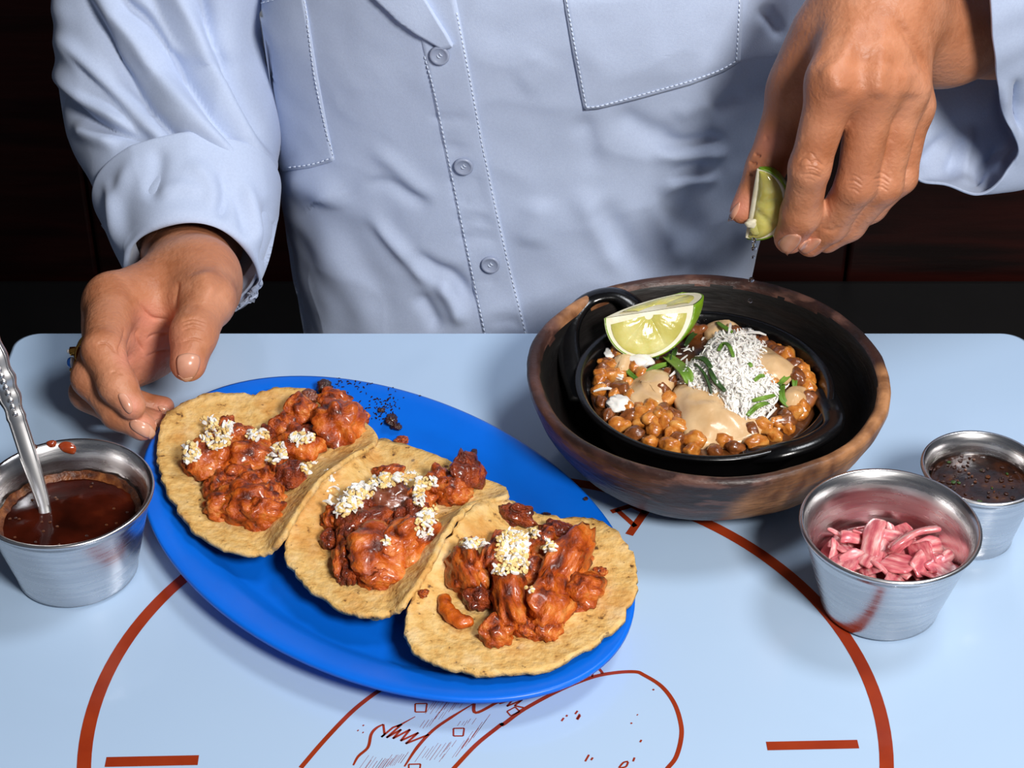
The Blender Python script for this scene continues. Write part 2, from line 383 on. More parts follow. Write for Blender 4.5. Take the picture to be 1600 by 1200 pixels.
# ------------------------------------------------------------------ the table
XL, XR = at_z(26, 518)[0], at_z(1603, 518)[0]
table = empty('table', ((XL+XR)/2, -0.30, 0), 'pale blue table with rounded corners and rust red printed ring and drawing', 'table')
def round_rect(x0, x1, y0, y1, r, n=8):
    p = []
    for cx, cy, a0 in ((x1-r, y1-r, 0), (x0+r, y1-r, 90), (x0+r, y0+r, 180), (x1-r, y0+r, 270)):
        for k in range(n+1):
            a = math.radians(a0+90*k/n); p.append((cx+r*math.cos(a), cy+r*math.sin(a)))
    return p
def slab(outline_fn, prof):
    vs = []; n = None
    for inset, z in prof:
        p = outline_fn(inset); n = len(p); vs += [(x, y, z) for x, y in p]
    fs = grid_faces(len(prof), n)
    fs.append(tuple(range((len(prof)-1)*n, len(prof)*n))); fs.append(tuple(reversed(range(n))))
    return vs, fs
tv, tf = slab(lambda i: round_rect(XL+i, XR-i, -0.62+i, -i, 0.012), [(0.004, TOP-0.028), (0, TOP-0.025), (0, TOP-0.0022), (0.0006, TOP-0.0008), (0.002, TOP)])
top_o = mk('table_top', tv, tf, M_TABLE, table, True)
top_o.data.polygons[-2].use_smooth = False; top_o.data.polygons[-1].use_smooth = False
top_o.modifiers.new('flat', 'EDGE_SPLIT').split_angle = math.radians(50)
xm = (XL+XR)/2
mk('pedestal', *lathe([(0.03, 0.02), (0.03, TOP-0.03)], 24, True, (xm, -0.31, 0)), M_METALB, table)
mk('foot_plate', *lathe([(0.2, 0.0), (0.2, 0.008), (0.19, 0.014), (0.03, 0.022)], 40, True, (xm, -0.31, 0)), M_METALB, table)

# flat print on the table top
PZ = TOP+0.00015
def strip(px_pts, wpx, n=None, taper=(1, 1), acc=None):
    P = catmull(px_pts, n or max(2, 6*(len(px_pts)-1)+1)) if len(px_pts) > 2 else np.asarray(px_pts, float)
    W3 = np.array([at_z(x, y)[:2] for x, y in P]); T_ = np.gradient(W3, axis=0); T_ /= np.linalg.norm(T_, axis=1)[:, None]+1e-12
    Nn = np.stack([-T_[:, 1], T_[:, 0]], 1); m = len(P); k = wpx*0.00030/2
    wd = np.array([k*(taper[0]+(1-taper[0])*min(1, 4*i/(m-1)))*(taper[1]+(1-taper[1])*min(1, 4*(1-i/(m-1)))) for i in range(m)])
    v = [(*(W3[i]+Nn[i]*wd[i]), PZ) for i in range(m)]+[(*(W3[i]-Nn[i]*wd[i]), PZ) for i in range(m)]
    f = [(i, m+i, m+i+1, i+1) for i in range(m-1)]
    if acc is not None: acc.add((v, f))
    return v, f
CX, CY, CR = -0.0101, -0.2726, 0.1541
n = 160; rv = []; rf = []
for rr in (CR-0.0027, CR+0.0027):
    for k in range(n): rv.append((CX+rr*math.cos(2*math.pi*k/n), CY+rr*math.sin(2*math.pi*k/n), PZ))
rf = [(k, (k+1) % n, n+(k+1) % n, n+k) for k in range(n)]
rv = [(x, y, z) for x, y, z in rv]
mk('printed_ring', rv, [tuple(reversed(f)) for f in rf], M_PRINT, table, False)
for a, b, wd in (((165, 1191), (310, 1188), 17), ((1198, 1166), (1341, 1163), 15)):
    mk('printed_dash', *strip([a, b], wd), M_PRINT, table, False)
L_ = Acc()
for pts, wd in (([(963, 796), (993, 823)], 8), ([(1010, 797), (983, 836)], 12), ([(955, 800), (990, 789)], 9), ([(985, 790), (1010, 802)], 8)): strip(pts, wd, acc=L_)
mk('printed_letter', L_.v, L_.f, M_PRINT, table, False)
D_ = Acc()
q = lambda pts, ox=460, oy=1020, s=5.0: [(ox+x/s, oy+y/s) for x, y in pts]
strip(q([(50, 900), (230, 690), (420, 490), (560, 370), (700, 270)]), 6.5, acc=D_)
strip(q([(1240, 910), (1420, 720), (1600, 575), (1620, 560)])+q([(40, 555), (200, 440), (480, 290), (720, 195), (900, 158), (1060, 150), (1130, 175), (1270, 265), (1370, 400), (1420, 560), (1420, 680), (1380, 820), (1310, 910)], 780), 6, acc=D_)
strip(q([(860, 890), (960, 740), (1080, 610), (1220, 510), (1390, 405)]), 4.5, taper=(.5, .3), acc=D_)
strip(q([(460, 880), (500, 810), (575, 740), (600, 640), (640, 590), (695, 560)]), 4, taper=(.6, .6), acc=D_)
zz = [(695, 560), (705, 640), (680, 660), (770, 585), (840, 560), (720, 665), (835, 600), (770, 672), (905, 600), (830, 690), (970, 625), (870, 712), (1050, 640)]
for a, b in zip(zz, zz[1:]): strip(q([a, b]), 3, acc=D_)
strip(q([(945, 500), (800, 580)]), 3.4, taper=(.3, 1), acc=D_)
strip(q([(1405, 370), (1418, 470), (1600, 380)]), 4.5, acc=D_)
strip(q([(760, 100), (800, 150)], 780)+q([(805, 165)], 780), 4, acc=D_)
zz = [(480, 290), (560, 205), (610, 190), (640, 160), (690, 145), (620, 190), (735, 150), (725, 190)]
for a, b in zip(zz, zz[1:]): strip(q([a, b], 780), 2.6, acc=D_)
zz = [(0, 400), (110, 365), (60, 420), (180, 370), (120, 415), (190, 430)]
for a, b in zip(zz, zz[1:]): strip(q([a, b], 780), 2.6, acc=D_)
for c, s in (((990, 432), 46), ((1285, 622), 42), ((940, 905), 46)):
    pp = [(c[0]-s, c[1]-s*.7), (c[0]+s, c[1]-s*.75), (c[0]+s*.8, c[1]+s*.7), (c[0]-s, c[1]+s*.7)]
    for i in range(4): strip(q([pp[i], pp[(i+1) % 4]]), 2.2, acc=D_)
pp = [(60, 460), (125, 425), (160, 460), (90, 495)]
for i in range(4): strip(q([pp[i], pp[(i+1) % 4]], 780), 2.2, acc=D_)
r2 = random.Random(3)
for (x0, y0, x1, y1, nn, ln) in ((1060, 430, 1320, 380, 11, 150), (1000, 560, 1180, 470, 8, 90), (520, 900, 700, 900, 9, 220), (660, 880, 860, 830, 14, 110), (990, 800, 1200, 740, 8, 150), (1280, 760, 1480, 560, 9, 170), (1160, 830, 1240, 700, 4, 110), (1290, 560, 1400, 540, 5, 60)):
    for k in range(nn):
        t = k/(nn-1); x = x0+(x1-x0)*t+r2.uniform(-8, 8); y = y0+(y1-y0)*t+r2.uniform(-15, 15); l = ln*r2.uniform(.5, 1)
        strip(q([(x-l*.32, y+l*.45), (x+l*.32, y-l*.45)]), r2.uniform(.9, 1.8), taper=(.3, .3), n=5, acc=D_)
for k in range(10): strip(q([(220+k*18, 360-k*8), (330+k*10, 300-k*8)], 780), 1.6, taper=(.3, .3), acc=D_)
for pts in ([(487, 535), (505, 510)], [(524, 500), (532, 487)], [(593, 480), (613, 455)], [(605, 520), (630, 480)], [(612, 524), (634, 490)], [(1200, 285), (1210, 294)], [(1028, 548), (1038, 556)], [(1076, 484), (1084, 488)], [(1100, 700), (1112, 682)], [(672, 850), (702, 798)], [(717, 840), (732, 820)], [(1046, 850), (1058, 820)], [(935, 900), (970, 860), (1008, 850)], [(945, 902), (990, 890), (1008, 855)]):
    strip(q(pts, 780), 2.6, acc=D_)
for pts in ([(535, 566), (543, 572)], [(493, 606), (501, 611)], [(533, 622), (541, 626)]): strip(q(pts), 2.6, acc=D_)
mk('printed_drawing', D_.v, D_.f, M_PRINT, table, False)

#=PART_DISHES
# ------------------------------------------------------------------ plate
PC = np.array([-0.0573, -0.1673]); PA, PB = 0.1282, 0.0834; PANG = math.atan2(-0.7111, 0.7031)
plate_prof = [(0.0, 0.0028), (0.60, 0.0028), (0.70, 0.0032), (0.745, 0.0052), (0.785, 0.0085), (0.84, 0.0110), (0.93, 0.0130), (0.985, 0.0143), (1.0, 0.0140), (1.0, 0.0122), (0.985, 0.0118), (0.93, 0.0108), (0.84, 0.0088), (0.775, 0.006), (0.73, 0.0022), (0.69, 0.0003), (0.66, 0.0003), (0.64, 0.001), (0.0, 0.001)]
def oval(prof, n=120):
    vs = []
    for s, z in prof:
        # constant rim width all round
        a_ = max(PA-(1-s)*0.105, 0.0); b_ = max(PB-(1-s)*0.0834, 0.0)
        if s == 0: a_ = b_ = 0.0
        for j in range(n):
            t = 2*math.pi*j/n; u, v = a_*math.cos(t), b_*math.sin(t)
            vs.append((PC[0]+u*math.cos(PANG)-v*math.sin(PANG), PC[1]+u*math.sin(PANG)+v*math.cos(PANG), TOP+z))
    return vs, grid_faces(len(prof), n)
plate = mk('oval_plate', *oval(plate_prof), M_PLATE)
bm = bmesh.new(); bm.from_mesh(plate.data); bmesh.ops.remove_doubles(bm, verts=bm.verts, dist=1e-6); bmesh.ops.recalc_face_normals(bm, faces=bm.faces); bm.to_mesh(plate.data); bm.free()
plate.data.polygons.foreach_set('use_smooth', [True]*len(plate.data.polygons))
tag(plate, 'bright blue oval plastic plate carrying three tacos', 'plate')
BV_PLATE = bvh_of(plate.data)

# ------------------------------------------------------------------ wooden bowl and black dish
BC = (0.0878, -0.1014)
bowl_prof = [(0.030, 0.0004), (0.040, 0.0), (0.047, 0.0018), (0.058, 0.0075), (0.068, 0.0165), (0.0755, 0.0275), (0.0800, 0.038), (0.0814, 0.0445), (0.0808, 0.0468), (0.0790, 0.0474), (0.0765, 0.0464), (0.0745, 0.0430), (0.0715, 0.034), (0.066, 0.0235), (0.058, 0.0155), (0.046, 0.0105), (0.020, 0.009)]
bp = catmull(bowl_prof, 60)
wb = obj('wooden_bowl', mesh('wooden_bowl', *lathe(bp, 128)), M_BOWL); wb.location = (BC[0], BC[1], TOP)
for v in wb.data.vertices:
    nz = noise.noise(v.co*30)*0.0012+noise.noise(v.co*110)*0.0004; d = Vector((v.co.x, v.co.y, 0)); v.co += d*nz/0.08
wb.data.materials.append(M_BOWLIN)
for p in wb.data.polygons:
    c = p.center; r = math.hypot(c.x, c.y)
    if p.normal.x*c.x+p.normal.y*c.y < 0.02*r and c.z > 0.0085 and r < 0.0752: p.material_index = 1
tag(wb, 'round dark burnt wooden bowl holding a small black dish', 'bowl')

DC = at_z(1100, 598, 0.036); DCx, DCy = DC[0], DC[1]
dish = empty('black_dish', (DCx, DCy, TOP+0.011), 'small round black two-handled dish inside the wooden bowl', 'dish')
dprof = [(0.040, 0.0115), (0.046, 0.0125), (0.0515, 0.020), (0.0555, 0.031), (0.0585, 0.0352), (0.0588, 0.0368), (0.0570, 0.0374), (0.0550, 0.0362), (0.0525, 0.030), (0.048, 0.019), (0.042, 0.0145), (0.01, 0.014)]
mk('dish_body', *lathe(catmull(dprof, 44), 96, True, (DCx, DCy, TOP)), M_IRON, dish)
def dish_handle(pts):
    P = catmull([at_z(x, y, z) for x, y, z in pts], 36)
    R = [0.0047+0.0022*abs(2*i/35-1)**2 for i in range(36)]
    mk('handle', *tube(P, R, 16, True, 0.55), M_IRON, dish)
dish_handle([(912, 622, .027), (892, 568, .034), (890, 512, .040), (915, 472, .0445), (955, 460, .0465), (985, 474, .0435), (1000, 505, .037)])
dish_handle([(1165, 712, .028), (1212, 707, .035), (1265, 692, .037), (1300, 668, .037), (1300, 642, .036), (1284, 616, .029)])

def mound_z(x, y):
    dx, dy = x-DCx, y-DCy
    return 0.0300+0.0090*math.exp(-((dx-0.012)**2+(dy-0.004)**2)/0.026**2)+0.002*noise.noise(Vector((x*70, y*70, 3)))
mv = [(DCx, DCy, TOP+mound_z(DCx, DCy))]; mf = []
for i in range(1, 25):
    for j in range(72):
        r = 0.0515*i/24; a = 2*math.pi*j/72; x, y = DCx+r*math.cos(a), DCy+r*math.sin(a)
        mv.append((x, y, TOP+mound_z(x, y)))
for j in range(72): mf.append((0, 1+j, 1+(j+1) % 72))
for i in range(23):
    for j in range(72): a = 1+i*72+j; b = 1+i*72+(j+1) % 72; mf.append((a, a+72, b+72, b))
lo = len(mv)
for j in range(72): a = 2*math.pi*j/72; mv.append((DCx+0.0415*math.cos(a), DCy+0.0415*math.sin(a), TOP+0.0145))
for j in range(72): mf.append((1+23*72+j, lo+j, lo+(j+1) % 72, 1+23*72+(j+1) % 72))
stew = mk('corn_stew', mv, mf, M_STEW)
tag(stew, 'brown cooked corn filling at the bottom of the black dish', 'stew', kind='stuff')
BV_STEW = bvh_of(stew.data)

# corn kernels
kbase = []
for k in range(5):
    bm = bmesh.new(); bmesh.ops.create_icosphere(bm, subdivisions=3, radius=1.0)
    for v in bm.verts:
        c = v.co.copy(); s = 1-0.28*max(0, -c.z)
        v.co = Vector((c.x*s*1.0, c.y*s*0.78, c.z*0.8))*(1+0.30*noise.noise(c*1.3+Vector((k*7, 0, 0)))+0.13*noise.noise(c*3.1+Vector((0, k*5, 0))))
    me = bpy.data.meshes.new('kernel_shape'); bm.to_mesh(me); bm.free(); me.polygons.foreach_set('use_smooth', [True]*len(me.polygons)); kbase.append(me)
kmesh = []
for me in kbase:
    a = me.copy(); a.materials.append(M_KERN); b = me.copy(); b.materials.append(M_KERND); kmesh.append((a, b))
kspots = [(940, 569), (939, 582), (955, 580), (937, 600), (947, 607), (979, 606), (985, 625), (981, 644), (998, 646), (983, 655), (1000, 664), (1017, 644), (1018, 661), (1037, 646), (1056, 655), (1059, 673), (1041, 666), (1037, 618), (1041, 631), (992, 582), (1003, 589), (1045, 589), (1050, 600), (964, 560), (1021, 675), (1048, 682), (960, 622), (1191, 526), (1199, 538), (1218, 543), (1216, 557), (1236, 562), (1238, 574), (1252, 589), (1259, 608), (1262, 624), (1228, 652), (1240, 651), (1193, 672), (1215, 664), (1128, 518), (1143, 516), (1209, 603), (1226, 664), (1250, 640), (950, 593), (968, 592), (1028, 655), (1008, 654), (1205, 548), (1228, 552), (1246, 600), (1175, 680), (1155, 512), (1165, 520), (1060, 690), (1085, 694), (1130, 694), (969, 615), (1244, 578)]+[(1100+164*math.cos(a)*f, 613+96*math.sin(a)*f) for f in (1.0, .93) for a in [k*.21+f*9 for k in range(30)] if f == 1.0 or k % 2]
for i, (x, y) in enumerate(kspots):
    p, nn = hit(BV_STEW, x, y)
    if p is None: p = V(at_z(x, y, 0.029))
    dark = rnd.random() < 0.35
    o = bpy.data.objects.new('corn_kernel', kmesh[i % 5][1 if dark else 0]); COL.objects.link(o)
    r = rnd.uniform(0.0036, 0.0056); o.scale = (r*rnd.uniform(.95, 1.2), r, r); o.location = p+Vector((0, 0, r*0.35))
    dd = Vector((p.x-DCx, p.y-DCy)); lim = 0.0480
    if dd.length > lim: o.location.x = DCx+dd.x*lim/dd.length; o.location.y = DCy+dd.y*lim/dd.length
    o.rotation_euler = (rnd.uniform(-.7, .7), rnd.uniform(-.7, .7), rnd.uniform(0, 6.3))
    side = 'left' if o.location.x < DCx-.022 else 'right' if o.location.x > DCx+.026 else 'front' if o.location.y < DCy else 'back'
    tag(o, '%s corn kernel at the %s of the black dish' % ('dark brown glossy' if dark else 'golden toasted glossy', side), 'corn kernel', '%s corn kernels at the %s of the black dish' % ('brown' if dark else 'golden', side))

creams = [([(1052, 618), (1085, 600), (1130, 614), (1152, 652), (1192, 668), (1170, 694), (1112, 702), (1074, 694), (1064, 660)], 'widest beige cream pool at the front of the black dish'),
          ([(978, 622), (992, 600), (1028, 584), (1054, 600), (1042, 625), (1030, 642), (1000, 642)], 'beige cream pool left of centre between corn kernels'),
          ([(1222, 622), (1236, 611), (1256, 616), (1260, 634), (1246, 648), (1226, 643)], 'round beige cream dollop at the right side of the black dish'),
          ([(1172, 558), (1200, 552), (1222, 570), (1246, 584), (1232, 600), (1200, 600), (1180, 585)], 'beige cream streak right of the white cheese heap'),
          ([(958, 568), (982, 553), (994, 565), (980, 590), (966, 604), (956, 592)], 'beige cream smear under the left end of lime wedge'),
          ([(1100, 520), (1128, 506), (1150, 505), (1160, 515), (1140, 526), (1110, 534)], 'beige cream dollop behind the white cheese heap')]
for pts, lb in creams:
    tag(fix_o := mk('cream_pool', *patch(pts, BV_STEW, 0.0030, 0.0034, 10, 56, wob=0.0012, wscale=160), M_CREAM), lb, 'cream')
heap_out = [(1085, 570), (1118, 528), (1160, 516), (1196, 545), (1192, 588), (1216, 602), (1208, 632), (1180, 662), (1142, 664), (1118, 632), (1070, 606), (1050, 594)]
hv, hf = patch(heap_out, BV_STEW, 0.0026, 0.0042, 24, 120, wob=0.0034, wscale=420)
heap = mk('cheese_heap', hv, hf, M_CHEESE)
A_ = Acc()
def shred(p, nrm, ln, wd, ang, bend, rr):
    nrm = Vector(nrm).normalized(); t = nrm.orthogonal().normalized(); t = Matrix.Rotation(ang, 3, nrm) @ t; s = nrm.cross(t)
    v = []
    for i in range(4):
        u = i/3-0.5; c = p+t*(ln*u)+nrm*(bend*(0.25-u*u)*4+rr*u)+s*(bend*u*u)
        wv = wd*(1 if 0 < i < 3 else .55)
        v += [c+s*wv+nrm*wv*.6, c-s*wv+nrm*wv*.6, c-s*wv-nrm*wv*.6, c+s*wv-nrm*wv*.6]
    f = [(i*4+j, i*4+(j+1) % 4, i*4+4+(j+1) % 4, i*4+4+j) for i in range(3) for j in range(4)]+[(3, 2, 1, 0), (12, 13, 14, 15)]
    return v, f
def in_poly(x, y, P):
    c = False; j = len(P)-1
    for i in range(len(P)):
        if (P[i][1] > y) != (P[j][1] > y) and x < (P[j][0]-P[i][0])*(y-P[i][1])/(P[j][1]-P[i][1])+P[i][0]: c = not c
        j = i
    return c
BV_TOPS = bvh_of(stew.data, heap.data)
k = 0
while k < 1150:
    x, y = rnd.uniform(1030, 1230), rnd.uniform(505, 680)
    if not in_poly(x, y, heap_out) and rnd.random() > 0.10: continue
    k += 1
    p, nn = hit(BV_TOPS, x, y)
    if p is None or (p-Vector((DCx, DCy, p.z))).length > 0.049: continue
    A_.add(shred(p+nn*rnd.uniform(0.0002, 0.0016), nn+Vector((rnd.uniform(-.25, .25), rnd.uniform(-.25, .25), 0)), rnd.uniform(0.0020, 0.0058), rnd.uniform(0.00022, 0.0005), rnd.uniform(0, 6.3), rnd.uniform(-.0004, .0008), rnd.uniform(-.0008, .0008)))
for x, y, a in ((1058, 590, 0), (1066, 598, 1), (952, 547, 1.2), (940, 606, .3), (968, 598, 1.5), (973, 606, 1.4), (920, 590, 0.1), (944, 618, 2.5), (1205, 655, .2), (1215, 668, 2.6), (1140, 522, .6), (1180, 530, 2.2)):
    p, nn = hit(BV_TOPS, x, y)
    if p: A_.add(shred(p+Vector((0, 0, .003)), Vector((0, 0, 1)), 0.010, 0.0006, a, .001, 0))
sh = mk('cheese_shreds', A_.v, A_.f, M_CHEESE, heap, False); sh['kind'] = 'stuff'
tag(heap, 'heap of white shredded cheese on the corn in black dish', 'cheese')
def lump_mesh(name, seed, sub=3, amp=(0.35, 0.2, 0.08), freq=(0.9, 2.1, 5.0), sq=(1, 1, 1)):
    bm = bmesh.new(); bmesh.ops.create_icosphere(bm, subdivisions=sub, radius=1.0)
    for v in bm.verts:
        c = v.co.copy(); s = 1.0
        for a_, f_ in zip(amp, freq): s += a_*noise.noise(c*f_+Vector((seed*13.7, seed*3.1, seed*7.7)))
        v.co = Vector((c.x*sq[0], c.y*sq[1], c.z*sq[2]))*s
    me = bpy.data.meshes.new(name); bm.to_mesh(me); bm.free(); me.polygons.foreach_set('use_smooth', [True]*len(me.polygons)); return me
for i, (x, y, a, b, lb) in enumerate(((969, 638, 19, 15, 'large flat white cheese crumb at the left edge of black dish'), (999, 572, 17, 12, 'white cheese crumb just below the lime wedge'), (951, 560, 8, 11, 'small white cheese crumb left of the lime wedge'), (1248, 647, 10, 7, 'small white cheese crumb at the right rim of black dish'))):
    me = lump_mesh('cheese_crumb', 40+i, 3, (.4, .3, .12), (1.2, 2.6, 6), (1, .8, .5)); me.materials.append(M_CHEESE)
    p, nn = hit(BV_STEW, x, y); o = obj('cheese_crumb', me, None); s = 0.00031; o.scale = (a*s, b*s*1.5, a*s*.8); o.location = p+Vector((0, -0.001, .0035)); tag(o, lb, 'cheese')

# herb strips
BV_TOPS = bvh_of(stew.data, heap.data)
herbs = [([(1046, 573), (1022, 582), (1001, 596)], 9, 0, 'long green herb strip pointing left below the lime wedge'),
         ([(1040, 562), (1055, 575), (1072, 592), (1076, 604)], 19, 0, 'broad green herb leaf below the lime wedge'),
         ([(977, 580), (985, 593), (1003, 604)], 8, 0, 'green herb strip on left cream pool'),
         ([(1016, 618), (1021, 635), (1031, 650), (1036, 662)], 6, 0, 'thin green herb strip among kernels at the front'),
         ([(1085, 572), (1100, 590), (1108, 612), (1118, 640)], 4, 1, 'thin dark herb stem across the cheese heap'),
         ([(1108, 582), (1116, 602), (1132, 616)], 8, 1, 'dark green herb strip on the middle of cheese heap'),
         ([(1122, 552), (1128, 544), (1138, 546), (1145, 562)], 6, 0, 'hooked green herb strip on top of cheese heap'),
         ([(1222, 605), (1219, 622), (1222, 634), (1235, 641)], 10, 0, 'bent green herb strip beside the round cream dollop'),
         ([(1216, 606), (1226, 598), (1233, 590)], 8, 0, 'green herb sprig tip above the round cream dollop'),
         ([(1240, 597), (1240, 610)], 8, 0, 'short green herb piece by the right kernels'),
         ([(1210, 622), (1190, 630), (1174, 631)], 7, 0, 'green herb strip along the right of cheese heap'),
         ([(1200, 634), (1182, 642), (1167, 654)], 8, 0, 'green herb strip lowest on the cheese heap'),
         ([(1082, 566), (1098, 568), (1110, 580)], 9, 1, 'dark green herb leaf left on the cheese heap'),
         ([(1056, 548), (1052, 560), (1048, 572)], 7, 1, 'upright dark herb strip against the lime wedge'),
         ([(1036, 536), (1030, 548), (1026, 566)], 6, 1, 'curled dark herb stem against the lime wedge'),
         ([(1092, 522), (1080, 532), (1070, 545)], 8, 1, 'dark green herb strip right of the lime wedge'),
         ([(1120, 508), (1126, 516), (1144, 524)], 7, 0, 'green herb strip at the back of cheese heap'),
         ([(1178, 600), (1186, 595), (1194, 592)], 6, 0, 'small green herb piece right on cheese heap'),
         ([(1166, 574), (1174, 578)], 6, 0, 'tiny green herb piece high on cheese heap'),
         ([(1092, 648), (1098, 652)], 10, 0, 'tiny green herb crumb on the widest cream pool')]
for pts, wd, dk, lb in herbs:
    P2 = catmull(pts, 12) if len(pts) > 2 else np.array([np.array(pts[0])*(1-t)+np.array(pts[1])*t for t in np.linspace(0, 1, 8)])
    P3 = []; NN = []
    for x, y in P2:
        p, nn = hit(BV_TOPS, x, y)
        if p is None: p, nn = V(at_z(x, y, .035)), Vector((0, 0, 1))
        P3.append(np.array(p)); NN.append(nn)
    P3 = np.array(P3); m = len(P3)
    if m > 4:
        for _ in range(3): P3[1:-1] = .5*P3[1:-1]+.25*(P3[2:]+P3[:-2])
    v = []
    for i in range(m):
        t = P3[min(i+1, m-1)]-P3[max(i-1, 0)]; t /= np.linalg.norm(t)+1e-9; up_ = np.array([0, -.35, .93]); s = np.cross(t, up_); s /= np.linalg.norm(s)+1e-9
        wv = wd*0.00030/2*(0.45+0.55*math.sin(math.pi*(0.12+0.76*i/(m-1)))); lift = 0.0022+0.0014*math.sin(math.pi*i/(m-1))
        for u in (-1, -.5, 0, .5, 1): v.append(P3[i]+up_*(lift+0.0006*u*u*wd/8)+s*wv*u)
    o = mk('herb_strip', v, [tuple(reversed(f)) for f in grid_faces(m, 5, False)], M_HERBD if dk else M_HERB); solid(o, 0.0006, 0)
    tag(o, lb, 'herb', 'green herb strips on the corn dish')

# ------------------------------------------------------------------ lime wedges
def lime(name, label, center, axis, face_n, R, half, phi, out_dir=None, bulge=0.0):
    """a lune of a lime: axis = core, two cut faces meeting there, the first facing face_n"""
    root = empty(name, center, label, 'lime')
    ax = Vector(axis).normalized(); fn = Vector(face_n); fn = (fn-ax*fn.dot(ax)).normalized(); out = fn.cross(ax)   # out: in the first face, away from the core
    if (out.z > 0) if out_dir is None else (out.dot(Vector(out_dir)) < 0): out = -out
    c = Vector(center)
    def pt(t, rr, ph, lift=0.0):      # t -1..1 along core, rr 0..1 radius, ph 0..phi
        th = t*math.pi/2*0.985; rad = R*math.cos(th)**0.85; d = out*math.cos(ph)-fn*math.sin(ph)
        return c+ax*(half*math.sin(th))+d*(rad*rr)
    nt_, nr_ = 36, 10
    # rind
    vs = []; npn = 14
    for i in range(nt_+1):
        t = -1+2*i/nt_
        for j in range(npn+1):
            ph = phi*j/npn; p = pt(t, 1, ph); vs.append(p)
    fs = grid_faces(nt_+1, npn+1, False)
    r_ = mk('rind', vs, fs, M_RIND, root); solid(r_, R*0.10, 0.0); fix(r_.data)
    for nm, k0, k1, m_, lift in (('pith', 0.0, 0.985, M_PITH, 0.0), ('flesh', 0.12, 0.86, M_FLESH, 1)):
        for side, ph in ((1, 0.0), (-1, phi)):
            vs = []; nface = fn if side == 1 else (-(out*math.sin(phi)+fn*math.cos(phi)))*-1
            nface = fn if side == 1 else -(out*math.sin(phi)+fn*math.cos(phi))
            tm = 1.0 if nm == 'pith' else 0.87
            for i in range(nt_+1):
                t = (-1+2*i/nt_)*tm
                for j in range(nr_+1):
                    rr = k0+(k1-k0)*j/nr_
                    p = pt(t, rr, ph)
                    if nm == 'flesh':
                        b = math.sin(math.pi*j/nr_)**.6*math.cos(t/tm*math.pi/2)**.6
                        seg = abs(math.sin(math.atan2(rr*R*math.cos(t*1.5), half*math.sin(t*1.5)+1e-9)*3.0))
                        p = p+nface*(0.0002+(0.0008+bulge)*b*(0.45+0.55*seg**.5)+0.00025*noise.noise(p*500))
                    vs.append(p)
            o = mk(nm, vs, grid_faces(nt_+1, nr_+1, False), m_, root); fix(o.data)
            if nm == 'pith': solid(o, 0.0006, 0)
    return root
def lime_quarter(name, label, c, r, d, a):
    """quarter of a lime: half-disc cut face spanned by r and d, flat top spanned by r and a, rind behind"""
    root = empty(name, c, label, 'lime'); c, r, d, a = (np.asarray(q_, float) for q_ in (c, r, d, a))
    nf = np.cross(r, d); nf /= np.linalg.norm(nf)
    if nf @ (CAMP-c) < 0: nf = -nf
    nt = np.cross(r, a); nt /= np.linalg.norm(nt)
    if nt[2] < 0: nt = -nt
    vs = []; n1, n2 = 40, 18
    for i in range(n1+1):
        th = math.pi*i/n1
        for j in range(n2+1):
            ph = math.pi/2*j/n2; nip = 1+0.10*max(0, (j/n2-.8)/.2)**2
            vs.append(c+math.cos(ph)*(r*math.cos(th)+d*math.sin(th))+a*math.sin(ph)*nip)
    o = mk('rind', vs, grid_faces(n1+1, n2+1, False), M_RIND, root); fix(o.data); solid(o, 0.0012, 0)
    def half_disc(nm, e1, e2, nn, k, off, bul, m_, skip=0.0):
        vs = []; nr2, ns2 = 16, 60
        for i in range(nr2+1):
            q_ = skip+(k-skip)*i/nr2
            for j in range(ns2+1):
                th = math.pi*(j/ns2*(1-2*.03*(skip > 0))+.03*(skip > 0)); p = c+q_*(e1*math.cos(th)+e2*math.sin(th))+(e2*.07 if skip > 0 else 0)
                seg = abs(math.sin(th*2.5+.4))**.35; b_ = math.sin(math.pi*min(1, max(0, i/nr2)))**.5
                vs.append(p+nn*(off+bul*seg*b_+(0.00018*noise.noise(V(p)*900) if bul else 0)))
        f_ = mk(nm, vs, grid_faces(nr2+1, ns2+1, False), m_, root); fix(f_.data); return f_
    half_disc('pith', r, d, nf, 1.0, 0.0002, 0, M_PITH); half_disc('flesh', r, d, nf, .86, 0.0004, .0011, M_FLESH, .10)
    half_disc('core_face', r, a, nt, .98, 0.0002, 0, M_PITH); half_disc('core_flesh', r, a, nt, .80, 0.0003, .0008, M_FLESH, .30)
    return root
qc = at_z(1014, 487, 0.0515); qr = (at_z(1084, 476, 0.0535)-at_z(945, 497, 0.0500))/2
sp_ = 3000/((qc-CAMP) @ FW)
qd = at_z(1013, 559, 0.0335)-qc
qa = RT*(52/sp_)+UP*(30/sp_)+FW*0.014
lime_quarter('lime_wedge', 'pale green lime wedge lying on the corn in black dish', qc, qr, qd, qa)

